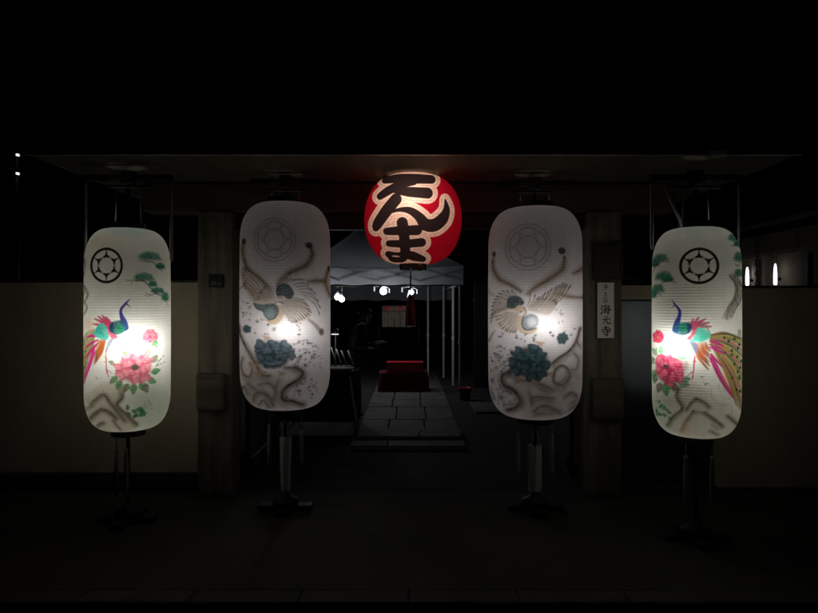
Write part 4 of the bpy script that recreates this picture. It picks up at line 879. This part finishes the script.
SHU = [([(.50, .00), (.52, .12)], [.13, .10]), ([(.12, .20), (.10, .34)], [.12, .07]), ([(.14, .20), (.50, .17), (.90, .16), (.84, .32)], [.07, .08, .12, .04]), ([(.30, .42), (.70, .40)], [.08, .10]), ([(.12, .60), (.50, .57), (.90, .56)], [.08, .08, .12]), ([(.50, .58), (.50, .80), (.48, .96), (.38, .90)], [.11, .10, .11, .03]), ([(.30, .70), (.16, .90)], [.11, .04]), ([(.68, .68), (.84, .86)], [.07, .13])]
cs = Canvas(0, 0, 17, 57, 10, (244, 243, 240))
brush(cs, JO, 5.4, 1.8, 5.6, 6.6); brush(cs, DO, 5.6, 9.2, 5.0, 5.2); brush(cs, SHU, 5.2, 15.0, 5.6, 6.4)
brush(cs, KAI, 3.2, 22.6, 10.2, 10.4, k=1.15); brush(cs, GEN, 4.2, 34.6, 9.4, 8.2, k=1.15); brush(cs, JI, 3.8, 45.0, 9.8, 9.6, k=1.15)
sg0 = P(605.7, 339, 5.37)
board('name_board', 'white upright board with black brush characters on the right pillar', 'sign', .143, .48, .022, (sg0.x, 5.372, sg0.z), cs, M['dark_wood'])
cn = Canvas(0, 0, 15, 13, 12, (16, 22, 21))
DG = (120, 124, 118)
for x in (3.2, 3.5): cn.stroke([(x+.2, 6.9), (x+.2, 10.6)], .8, DG, .9, .15)
cn.stroke([(5.8, 7.3), (5.4, 8.8), (5.9, 10.3), (6.7, 10.3), (7.2, 8.8), (6.7, 7.3), (5.8, 7.3)], .75, DG, .9, .15)
cn.stroke([(8.1, 8.9), (9.1, 8.9)], .6, DG, .9, .15)
cn.stroke([(11.6, 7.1), (10.4, 8.4), (10.2, 9.8), (11.0, 10.6), (11.9, 10.1), (11.9, 9.2), (11.0, 8.8), (10.3, 9.4)], .7, DG, .9, .15)
sn = P(216, 287.5, 5.385)
board('number_plate', 'small dark number plate on the left pillar', 'sign', .125, .108, .012, (sn.x, 5.385, sn.z), cn, M['black'], nu=90, nv=80)
q = P(608, 278, 5.37)
tb = thing('dark_plaque', 'dark framed wooden plaque above the white name board', 'plaque', (q.x, 5.37, q.z))
MB().box(-.11, .11, .004, .028, 0, .28, .004).build('panel', M['dark_wood'], tb)
m = MB()
m.box(-.125, .125, -.004, .027, -.015, -.0005); m.box(-.125, .125, -.004, .027, .28, .295); m.box(-.125, -.111, -.004, .027, .001, .279); m.box(.111, .125, -.004, .027, .001, .279)
m.build('frame', M['dark_wood'], tb)

# ------------------------------------------------------------------ ground
def sheet(name, x0, x1, y0, y1, z, mat, sub=1):
    return tag(MB().quad([(x0, y0, z), (x1, y0, z), (x1, y1, z), (x0, y1, z)]).build(name, mat), kind='structure')
sheet('ground', -300, 300, -60, 600, -.12, M['asphalt'])
m = MB(); m.box(-30, 30, 3.62, 5.52, -.119, .004); tag(m.build('pavement', M['apron']), kind='structure')
m = MB(); m.box(-30, 30, 5.521, 30, -.119, -.0005); tag(m.build('courtyard_ground', M['soil']), kind='structure')
m = MB()
for i in range(60):
    x = -18+i*.6; m.box(x+.001, x+.599, 3.46, 3.617, -.119, .006, .012)
kb = m.build('kerb', M['kerb']); kb.rotation_euler = (0, 0, 0); tag(kb, kind='structure')
# stone path
m = MB(); rp = random.Random(4)
y = 8.15
while y < 16:
    L = rp.uniform(.75, 1.15); xs = [-.66, -.66+.44+rp.uniform(-.06, .06), .22+rp.uniform(-.05, .05), .66]
    for a, b in zip(xs, xs[1:]): m.box(a+.012, b-.012, y+.012, y+L-.012, -.1, .022+rp.uniform(-.004, .004), .008)
    y += L
for (yy, z1, xa, xb) in ((7.15, .05, -.66, .64), (7.50, .085, -.62, .62), (7.83, .06, -.64, .66)):
    xs = [xa, xa+.42, xb] if yy < 7.3 else [xa, xb-.5, xb]
    for a, b in zip(xs, xs[1:]): m.box(a+.006, b-.006, yy, yy+.29, -.1, z1, .012)
m.box(1.0, 1.75, 9.6, 10.6, -.1, .03, .012)
tag(m.build('stone_path', M['slab']), kind='structure')

# ------------------------------------------------------------------ courtyard: tent
XL, XR, YF, YB = -2.03, .97, 11.5, 14.5
tn = thing('canopy_tent', 'white pop-up canopy tent with pyramid roof standing in the courtyard', 'tent', ((XL+XR)/2, 13, 0))
def tp(x, y, z): return (x-(XL+XR)/2, y-13, z)
apex = ((385-CX)*13/F, 13, 3.75)
ez, vb = 2.33, 1.99
m = MB(); nn = 10
cor = [(XL, YF), (XR, YF), (XR, YB), (XL, YB)]
for i in range(4):
    a, b = cor[i], cor[(i+1) % 4]
    def pt(u, t_):   # u along the eave, t toward the apex, sagging a little
        x = a[0]*(1-u)+b[0]*u; y = a[1]*(1-u)+b[1]*u
        return (x*(1-t_)+apex[0]*t_, y*(1-t_)+apex[1]*t_, ez*(1-t_)+apex[2]*t_-.22*math.sin(math.pi*t_)*(.75+.25*math.sin(math.pi*u))-.05*math.sin(math.pi*u)*(1-t_))
    for r_ in range(nn):
        for k in range(nn):
            u0, u1, t0, t1 = k/nn, (k+1)/nn, r_/nn, (r_+1)/nn
            p4 = [tp(*pt(u0, t0)), tp(*pt(u1, t0)), tp(*pt(u1, t1)), tp(*pt(u0, t1))]
            if r_ == nn-1: p4 = p4[:3]
            m.quad(p4)
bmesh.ops.remove_doubles(m.bm, verts=m.bm.verts, dist=.002)
for f in m.bm.faces: f.smooth = True
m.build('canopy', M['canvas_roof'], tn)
for i in range(4):
    a, b = cor[i], cor[(i+1) % 4]; m = MB(); N_ = 40; low = vb if i != 2 else 1.78
    if i == 2: low = 1.74
    rows = []
    for k in range(N_+1):
        u = k/N_; x = a[0]*(1-u)+b[0]*u; y = a[1]*(1-u)+b[1]*u
        nx, ny = (b[1]-a[1])/3, -(b[0]-a[0])/3; o = .012*math.sin(u*40)+.01*math.sin(u*17)
        top = ez-.05*math.sin(math.pi*u)-.003
        rows.append([m.bm.verts.new(tp(x+nx*.006, y+ny*.006, top)), m.bm.verts.new(tp(x+nx*o*.6, y+ny*o*.6, (top+low)/2)), m.bm.verts.new(tp(x+nx*o, y+ny*o, low+.012*math.sin(u*31)))])
    for r0, r1 in zip(rows, rows[1:]):
        for k in range(2): f = m.bm.faces.new((r0[k], r1[k], r1[k+1], r0[k+1])); f.smooth = True
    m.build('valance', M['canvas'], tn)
for (px, d) in ((460, 11.56), (453, 13.0), (443.5, 14.44), (428, 14.44)):
    x = (px-CX)*d/F; m = MB(); m.box(*[v for v in (x-(XL+XR)/2-.02, x-(XL+XR)/2+.02, d-13-.02, d-13+.02)], .0, 2.27, .004); m.box(x-(XL+XR)/2-.03, x-(XL+XR)/2+.03, d-13-.03, d-13+.03, .92, .99, .006)
    m.build('leg', M['alu'], tn)
for (x, d) in ((XL+.05, 11.56), (XL+.05, 14.44)):
    m = MB(); m.box(x-(XL+XR)/2-.02, x-(XL+XR)/2+.02, d-13-.02, d-13+.02, .0, 2.27, .004); m.build('leg', M['alu'], tn)
def truss(pa, pb, nm='truss'):
    m = MB(); n = 4
    for k in range(n):
        u0, u1 = k/n, (k+1)/n
        A_ = [pa[j]*(1-u0)+pb[j]*u0 for j in range(2)]; B_ = [pa[j]*(1-u1)+pb[j]*u1 for j in range(2)]
        m.tube([tp(*A_, 2.22), tp(*B_, 2.03)], .011, 6); m.tube([tp(A_[0], A_[1]+.03, 2.03), tp(B_[0], B_[1]+.03, 2.22)], .011, 6)
    m.build(nm, M['alu'], tn)
truss((XL+.05, YF+.07), (XR-.05, YF+.07)); truss((XR-.06, YF+.09), (XR-.06, YB-.08)); truss((XL+.05, YB-.08), (XR-.05, YB-.08))
m = MB(); m.tube([tp(XR-.05, YF+.03, 2.0), tp(XR-.16, YB-.05, 1.98)], .018, 6); m.build('side_rail', M['alu'], tn)
m = MB(); m.tube([tp(XL+.06, YF-.03, 1.965), tp(XR-.03, YF-.03, 1.975)], .014, 6); m.build('lit_edge_tube', M['alu'], tn)  # added tube, stands in for the bright lit lower edge of the valance

# bulbs hung under the tent front
bl = [(337.5, 297.0, 12.0, 'left of the two close bulbs beside the painted lantern', 2.9), (341.8, 299.2, 12.05, 'right of the two close bulbs beside the painted lantern', 2.7), (383.4, 291.2, 12.0, 'lit bulb under the tent above the striped curtain', 3.5), (411.2, 292.2, 12.1, 'lit bulb under the tent behind the red tassel cord', 2.5)]
for px, py, d, lab, rpx in bl:
    q = P(px, py, d); t = thing('hanging_bulb', 'white lit bulb, '+lab if lab[0] != 'l' or lab.startswith('left') else lab, 'light bulb', (q.x, q.y, q.z), 0, 'bulbs hanging in the tent')
    r = rpx*d/F
    MB().lathe([(.002, -r), (r*.5, -r*.87), (r*.87, -r*.5), (r, 0), (r*.87, r*.5), (r*.5, r*.9), (r*.40, r*1.15)], (0, 0, 0), 16).build('glass', M['bulb'], t)
    MB().lathe([(r*.42, r*1.2), (r*.5, r*1.3), (r*.5, r*2.3), (r*.2, r*2.6)], (0, 0, 0), 12).build('socket', M['black'], t)
    ztop = (ez-.35+.24)-q.z
    MB().tube([(0, 0, r*2.5), (.01, .0, (r*2.5+ztop)/2), (0, 0, ztop)], .005, 6).build('cord', M['black'], t)
    if rpx in (3.5, 2.5):
        m = MB(); m.tube([(-.16, .05, .085), (-.07, .04, .10), (.0, .03, .10), (.06, .04, .075), (.11, .05, .05)], .007, 6); m.box(-.185, -.16, .03, .06, .0, .095, .004); m.box(.10, .118, .04, .06, -.03, .055, .003)
        if rpx < 3: m.tube([(-.05, .03, .0), (-.07, .03, -.09), (-.06, .03, -.13)], [.006, .012, .008], 6)
        m.build('clip_bracket', M['dull_cord'], t)
    point('bulb_light', Vector((0, -r-.06, -.02)), 5.5 if px < 350 else 4.2, (.92, .96, 1.0), .05, t)

# striped curtain with coloured patches, at the tent's back
cb = Canvas(0, 0, 33, 21, 6, (150, 140, 124)); rb = random.Random(9)
for (x, y, w_, h_, col) in ((0, 0, 33, 5, (120, 60, 66)), (2, .6, 4, 4, (214, 60, 84)), (6, .4, 4, 4.4, (230, 80, 60)), (10, .8, 4, 4, (110, 150, 110)), (14, .6, 7, 4.2, (206, 110, 70)), (22, .8, 6, 4, (136, 120, 128)), (0, 5.2, 33, .8, (50, 40, 40))):
    cb.poly([(x, y), (x+w_, y), (x+w_, y+h_), (x, y+h_)], col, .9, .3, .3, False)
for i in range(70):
    x, y = rb.uniform(1, 32), rb.uniform(6.4, 18); cb.stroke([(x, y), (x+rb.uniform(-1.6, 1.6), y+rb.uniform(-1, 1.6))], rb.uniform(.4, 1.3), rb.choice([(176, 60, 66), (90, 120, 80), (170, 110, 60), (190, 176, 160), (110, 70, 90), (80, 60, 52)]), .6, .4)
for i in range(30):
    x, y = rb.uniform(2, 28), rb.uniform(.8, 4.4); cb.stroke([(x, y), (x+rb.uniform(-1, 1), y+rb.uniform(-.6, .6))], rb.uniform(.3, .9), rb.choice([(240, 120, 90), (250, 190, 120), (160, 190, 150), (190, 40, 60)]), .8, .3)
q = P(398.5, 327, 14.2); wB = 33*14.2/F; hB = 21*14.2/F
t = thing('stall_curtain', 'colourful curtain with red and orange patches hung behind the tent bulbs', 'curtain', (q.x, q.y, q.z))
nu, nv = 110, 60; u, v = np.meshgrid(np.linspace(0, 1, nu), np.linspace(0, 1, nv))
V = np.stack([(u-.5)*wB, .02*np.sin(u*34)*(.3+v), hB*(1-v)], -1).reshape(-1, 3)
link_mesh('fabric', grid_mesh('fabric', V, nu, nv, cb.sample((u*33).ravel(), (v*21).ravel()), False), M['sign'], t)
MB().tube([(-wB/2-.1, .03, hB+.01), (wB/2+.1, .03, hB+.01)], .012, 8).build('rail', M['iron'], t)
for sg in (-1, 1): MB().tube([(sg*(wB/2+.08), .03, hB), (sg*(wB/2+.08), .03, -q.z+.0)], .012, 8).build('post', M['iron'], t)

# red table with a red box
d = 12.0; q = P(403.5, 393, d)
t = thing('red_table', 'low table under a dark red cloth in the tent', 'table', (q.x, 12.1, 0))
hx, ht = .45, .38
m = MB(); N_ = 44; loop = []
def ring_pts(z, fl):
    out = []
    per = [(-hx, -.25), (hx, -.25), (hx, .25), (-hx, .25)]
    for i in range(4):
        a, b = per[i], per[(i+1) % 4]
        for k in range(N_//4):
            u = k/(N_//4); x = a[0]*(1-u)+b[0]*u; y = a[1]*(1-u)+b[1]*u
            s_ = 1+fl*(.05+.03*math.sin((i*N_//4+k)*2.3)); out.append((x*s_, y*s_, z))
    return out
rs = [[m.bm.verts.new(p) for p in ring_pts(z, fl)] for z, fl in ((ht, 0), (ht-.02, .25), (.2, .7), (.03, 1.0))]
m.bm.faces.new(rs[0])
for a, b in zip(rs, rs[1:]):
    for k in range(len(a)): f = m.bm.faces.new((a[k], a[(k+1) % len(a)], b[(k+1) % len(a)], b[k])); f.smooth = True
m.build('cloth', M['red_cloth'], t)
m = MB()
for sx in (-1, 1):
    for sy in (-1, 1): m2 = MB(); m2.box(sx*.36-.02, sx*.36+.02, sy*.19-.02, sy*.19+.02, 0, ht-.03, .004); m2.build('leg', M['dark_wood'], t)
m.bm.free()
t = thing('red_box', 'bright red box standing on the red covered table', 'box', ((405-CX)*d/F, 12.0, ht+.002))
MB().box(-.335, .335, -.14, .14, 0, .15, .008).build('body', M['red_box'], t)
MB().box(-.342, .342, -.147, .147, .151, .19, .008).build('lid', M['red_box'], t)

# stall table at the left with tray, sticks and dome lamp
d = 8.3; q = P(331, 371, d)
t = thing('stall_table', 'table under a dark cloth beside the left gateway lantern', 'table', (-1.12, 8.5, 0))
th_ = q.z
m = MB(); m.box(-.55, .45, -.25, .32, th_-.03, th_, .006); m.build('top', M['dark_wood'], t)
m = MB(); pts = [(-.56, -.26), (.46, -.26), (.46, .33)]
prev = None
for i, (a, b) in enumerate(zip(pts, pts[1:])):
    for k in range(24):
        def pv(u, z): 
            x = a[0]*(1-u)+b[0]*u; y = a[1]*(1-u)+b[1]*u; o = .015*math.sin(u*30)*(th_-z)/th_
            return (x+(o if i else 0), y-(0 if i else o), z)
        m.quad([pv(k/24, .12), pv((k+1)/24, .12), pv((k+1)/24, th_+.003), pv(k/24, th_+.003)])
m.build('cloth', M['dark_cloth'], t)
for sx, sy in ((.40, -.3), (-.45, -.18), (-.45, .25), (.38, .25)):
    m = MB(); lean = .07 if sy == -.3 else 0; m.tube([(sx+lean, sy-.02, 0), (sx-lean*.6, sy+.03, th_-.05)], .017, 8); m.build('leg', M['alu'], t)
q = P(341, 369.5, 8.32)
t = thing('white_tray', 'shallow white tray on the dark stall table', 'tray', (q.x-.02, 8.36, th_+.004))
m = MB(); rings = []
for (rx, ry, z) in ((.15, .09, 0), (.20, .125, .035), (.19, .115, .035), (.145, .085, .008)):
    rings.append([m.bm.verts.new((rx*math.cos(2*math.pi*k/28), ry*math.sin(2*math.pi*k/28), z)) for k in range(28)])
for a, b in zip(rings, rings[1:]):
    for k in range(28): f = m.bm.faces.new((a[k], a[(k+1) % 28], b[(k+1) % 28], b[k])); f.smooth = True
m.bm.faces.new(rings[0][::-1]); m.bm.faces.new(rings[-1]); m.build('dish', M['white_paper'], t)
q = P(336, 365, 8.55)
t = thing('stick_rack', 'rack of slanted pale sticks behind the white tray', 'rack', (q.x, 8.62, th_+.004))
MB().box(-.16, .26, -.05, .05, 0, .035, .005).build('base', M['dark_wood'], t)
for k, x in enumerate((-.12, -.05, .02, .09)): 
    MB().tube([(x+.05, 0, .036), (x-.03, .03, .30-.02*k)], .010, 8).build('stick', M['white_paper'], t)
MB().tube([(.24, 0, .036), (.15, .03, .24)], .013, 8).build('stick', M['white_paper'], t)
q = P(335, 334, 8.7)
t = thing('dome_lamp', 'small grey dome lamp with a lit rim above the stall table', 'lamp', (q.x, 8.7, th_+.004))
hz = q.z-th_
MB().lathe([(.07, 0), (.07, .012), (.012, .02), (.009, hz-.01)], (0, .05, 0), 16).build('post', M['iron'], t)
MB().lathe([(.052, hz), (.056, hz+.03), (.045, hz+.06), (.02, hz+.08), (.002, hz+.084)], (0, 0, 0), 18).build('shade', M['steel'], t)
MB().lathe([(.05, hz-.012), (.05, hz-.002), (.002, hz-.002)], (0, 0, 0), 18).build('lit_rim', emit('lamp_rim', (.9, .95, 1), 1.1), t)
point('lamp_light', Vector((0, -.02, hz-.04)), .7, (.95, .95, 1.0), .03, t)
# small red bucket by the tent leg
q = P(465, 390, 11.0)
t = thing('red_bucket', 'small red bucket on the ground right of the tent legs', 'bucket', (q.x, 11.0, 0))
MB().lathe([(.085, .0), (.115, .2), (.122, .2), (.122, .215), (.108, .215), (.08, .01)], (0, 0, 0), 20).build('body', M['red_box'], t)
MB().tube([(-.115, 0, .2), (-.09, 0, .27), (0, 0, .31), (.09, 0, .27), (.115, 0, .2)], .006, 6).build('handle', M['iron'], t)

# ------------------------------------------------------------------ people
def person(label, loc, rz, joints, radii, edges, mats, split, hair_c, group=None, hair_r=.108):
    t = thing('person', label, 'person', loc, rz, group)
    me = bpy.data.meshes.new('body'); me.from_pydata(joints, edges, []); me.update()
    o = link_mesh('body', me, None, t)
    md = o.modifiers.new('Skin', 'SKIN'); md.use_smooth_shade = True
    sv = me.skin_vertices[0].data if me.skin_vertices else None
    if sv is None:
        bm = bmesh.new(); bm.from_mesh(me); ly = bm.verts.layers.skin.verify(); bm.to_mesh(me); bm.free(); sv = me.skin_vertices[0].data
    for i, r in enumerate(radii):
        sv[i].radius = (r if isinstance(r, tuple) else (r, r)); sv[i].use_root = (i == 0)
    sb = o.modifiers.new('Subdivision', 'SUBSURF'); sb.levels = sb.render_levels = 2
    dg = bpy.context.evaluated_depsgraph_get(); ev = bpy.data.meshes.new_from_object(o.evaluated_get(dg))
    o.modifiers.clear(); o.data = ev
    for mm in mats: ev.materials.append(mm)
    for p in ev.polygons: p.material_index = split(p.center); p.use_smooth = True
    hx_, hy_, hz_ = hair_c
    m = MB(); bmesh.ops.create_icosphere(m.bm, subdivisions=3, radius=1.0)
    rr = random.Random(1)
    for v in m.bm.verts:
        n = v.co.copy(); k = 1+.03*math.sin(n.x*9+n.z*7)
        v.co = Vector((n.x*hair_r*.86*k, n.y*hair_r*k, n.z*hair_r*1.12*k))
    for v in [v for v in m.bm.verts if v.co.y < -hair_r*.30 and v.co.z < hair_r*.45]: m.bm.verts.remove(v)   # the face stays open
    for v in m.bm.verts: v.co += Vector((hx_, hy_+.012, hz_+.012))
    for f in m.bm.faces: f.smooth = True
    m.build('hair', M['hair'], t)
    return t
def skeleton(h, lean, arms, stride=.08):
    """h standing height; face looks along -y; arms: list of (elbow, wrist) offsets"""
    k = h/1.7
    J = []; R_ = []; E = []
    def add(p, r, par=None):
        J.append(tuple(c*k for c in p)); R_.append(tuple(v*k for v in r) if isinstance(r, tuple) else r*k)
        if par is not None: E.append((par, len(J)-1))
        return len(J)-1
    pel = add((0, 0, .92), (.15, .11)); wa = add((0, -.02*lean, 1.06), (.135, .10), pel); ch = add((0, -.09*lean, 1.27), (.165, .115), wa); up = add((0, -.17*lean, 1.40), (.11, .08), ch)
    nk = add((0, -.20*lean, 1.47), .052, up); jw = add((0, -.245*lean-.015, 1.545), (.066, .078), nk); hd = add((0, -.26*lean-.008, 1.61), (.078, .095), jw); tp_ = add((0, -.265*lean, 1.665), (.055, .07), hd)
    ns = add((0, -.265*lean-.108, 1.585), .016, hd)
    for sx in (-1, 1): add((sx*.088, -.25*lean+.01, 1.59), .016, hd)
    for sx, (el, wr, fd) in zip((-1, 1), arms):
        sh = add((sx*.19, -.16*lean, 1.37), .068, up); e = add(el, .045, sh); w_ = add(wr, .031, e)
        fd = Vector(fd).normalized(); side = fd.cross(Vector((0, 0, 1))).normalized() if abs(fd.z) < .9 else Vector((0, 1, 0))
        pm = add(tuple(Vector(wr)+fd*.055), (.034, .022), w_)
        for j in range(4):
            b = Vector(wr)+fd*.075+side*(.028-.019*j); L = (.05, .062, .058, .045)[j]
            f1 = add(tuple(b+fd*L*.5+Vector((0, 0, -.006))), .0095, pm); add(tuple(b+fd*L+Vector((0, 0, -.022))), .008, f1)
        tb_ = add(tuple(Vector(wr)+fd*.045+side*.045), .010, pm); add(tuple(Vector(wr)+fd*.085+side*.055+Vector((0, 0, -.012))), .009, tb_)
    for sx in (-1, 1):
        hp = add((sx*.095, 0, .84), .098, pel); kn = add((sx*.11, -.015+sx*stride*.5, .48), .064, hp); an = add((sx*.115, sx*stride, .09), .045, kn); add((sx*.125, sx*stride-.15, .035), (.042, .032), an); add((sx*.11, sx*stride+.05, .04), .036, an)
    return J, R_, E
J, R_, E = skeleton(1.54, .9, [((-.27, -.10, 1.12), (-.20, -.33, 1.10), (.2, -1, 0)), ((.27, -.16, 1.12), (.20, -.42, 1.18), (-.1, -1, .1))])
q = P(353, 415, 9.4)
kk = 1.54/1.7
person('person in black clothes leaning forward beside the dark stall table', (q.x-.02, q.y, 0), math.radians(78), J, R_, E, [M['black_coat'], M['skin'], M['black']],
       lambda c: 2 if c.z < .075 else (1 if (c.z > 1.475*kk or (c.y < -.34*kk and c.z > 1.0 and c.z < 1.3)) else 0), tuple(c for c in J[6]))

# ------------------------------------------------------------------ beyond the walls
fb = thing('board_fence', 'dark upright board fence at the right back of the courtyard', 'fence', (1.2, 12.2, 0))
m = MB()
for i in range(20): m.box(.03+i*.16, .185+i*.16, 0, .025, .05, 2.2+.0*i, .004)
m.build('boards', M['tile'], fb)
m = MB(); m.box(0, 3.25, .026, .07, .4, .47); m.box(0, 3.25, .026, .07, 1.7, 1.77); m.build('rails', M['dark_wood'], fb)

hs = thing('neighbour_house', 'neighbouring house with lit timber wall behind the right wall', 'house', (5.0, 9.0, 0))
MB().box(.05, 3.5, -2.6, 4.0, 0, 2.62).build('wall', M['house_wall'], hs)
for (y0, y1) in ((-1.6, -1.45), (-.95, -.80), (-.2, -.08), (.25, .37), (1.0, 1.12)):
    MB().box(.0, .048, y0, y1, 0, 2.28, .006).build('post', M['wood'], hs)
MB().box(-.03, .048, -2.6, 4.0, 2.29, 2.36, .006).build('beam', M['wood'], hs)
m = MB(); m.quad([(-.45, -2.9, 2.62), (-.45, 4.3, 2.62), (3.6, 4.3, 3.9), (3.6, -2.9, 3.9)]); m.quad([(-.45, -2.9, 2.68), (-.45, 4.3, 2.68), (3.6, 4.3, 3.96), (3.6, -2.9, 3.96)]); m.quad([(-.45, -2.9, 2.62), (-.45, 4.3, 2.62), (-.45, 4.3, 2.68), (-.45, -2.9, 2.68)])
m.build('roof', M['tile'], hs)
for px, y0, y1, lab in ((747.3, 267, 285.5, 'slim white lit lamp nearer the painted lantern, above the right wall'), (775.3, 263.5, 285, 'slim white lit lamp nearer the photo edge, above the right wall')):
    d = F*4.93/(px-CX); za, zb = P(px, y1, d).z, P(px, y0, d).z
    t = thing('wall_lamp', lab, 'lamp', (4.93, d, za), 0, 'lamps on the neighbouring house')
    h_ = zb-za; r = 1.8*d/F*.93
    MB().lathe([(r*.7, 0), (r, h_*.06), (r, h_*.5), (r*.72, h_*.82), (r*.5, h_*.95), (.002, h_)], (0, 0, 0), 14).build('tube', M['tube'], t)
    MB().box(.02, .068, -.02, .02, h_*.2, h_*.35, .003).build('bracket', M['iron'], t)
    point('lamp_light', Vector((-.06, 0, h_*.5)), .06, (1.0, .62, .30), .03, t)
rc = thing('rain_chain', 'dark rain chain hanging from the eave of the neighbouring house', 'chain', (4.66, F*4.66/(757.3-CX), 0))
m = MB(); z = 2.61; k = 0
while z > 1.0:
    ring = []
    n = 12
    for i in range(n+1):
        a = 2*math.pi*i/n; x = .028*math.cos(a); zz = .042*math.sin(a)
        ring.append((x, 0, z-.042+zz) if k % 2 == 0 else (0, x, z-.042+zz))
    m.tube(ring, .006, 6, False); z -= .066; k += 1
m.build('links', M['iron'], rc)
lp = thing('lamp_pole', 'slim dark pole with two small white lights above the left wall', 'lamp post', ((17-CX)*8/F, 8.0, 0))
MB().tube([(0, 0, 0), (0, 0, 3.7)], [.035, .028], 10).build('pole', M['iron'], lp)
for py in (156, 174.5):
    zz = P(20, py, 8).z
    MB().box(.026, .052, -.07, -.03, zz-.013, zz+.013, .003).build('lamp_head', M['spot'], lp)
    MB().box(-.03, .055, -.028, .028, zz-.03, zz+.03, .004).build('bracket', M['iron'], lp)
ab = thing('apartment_block', 'far dark building with two tiny lit windows at the right edge', 'building', (26.5, 40, 0))
MB().box(-1.2, 6, 0, 8, 0, 14).build('wall', M['dark_wood'], ab)
for (px, py) in ((813, 202), (817, 213)):
    w0 = P(px, py, 39.95); m = MB(); m.box(w0.x-26.5-.05, w0.x-26.5+.05, -.03, -.002, w0.z-.05, w0.z+.05); m.build('window', emit('far_window', (1, .9, .7), .5), ab)

# ------------------------------------------------------------------ world, moonless night
wd_ = bpy.data.worlds.new('World'); sc.world = wd_; wd_.use_nodes = True
nt = wd_.node_tree; nt.nodes.clear()
sky = nt.nodes.new('ShaderNodeTexSky'); sky.sky_type = 'NISHITA'; sky.sun_disc = False; sky.sun_elevation = math.radians(-4); sky.sun_rotation = math.radians(200)
bg = nt.nodes.new('ShaderNodeBackground'); bg.inputs[1].default_value = .006
ow = nt.nodes.new('ShaderNodeOutputWorld'); nt.links.new(sky.outputs[0], bg.inputs[0]); nt.links.new(bg.outputs[0], ow.inputs[0])

cam = bpy.data.cameras.new('Camera'); co = bpy.data.objects.new('Camera', cam); COL.objects.link(co)
cam.sensor_width = 36; cam.lens = F/818*36; cam.clip_end = 2000; cam.clip_start = .05
co.location = (0, 0, CAMZ); co.rotation_euler = (math.radians(90), 0, 0)
sc.camera = co
sc.view_settings.view_transform = 'Standard'; sc.view_settings.look = 'None'; sc.view_settings.exposure = 0; sc.view_settings.gamma = 1
sc.cycles.max_bounces = 8; sc.cycles.diffuse_bounces = 5; sc.cycles.transmission_bounces = 6; sc.cycles.caustics_reflective = False; sc.cycles.sample_clamp_indirect = 4.0
sc.cycles.use_denoising = True
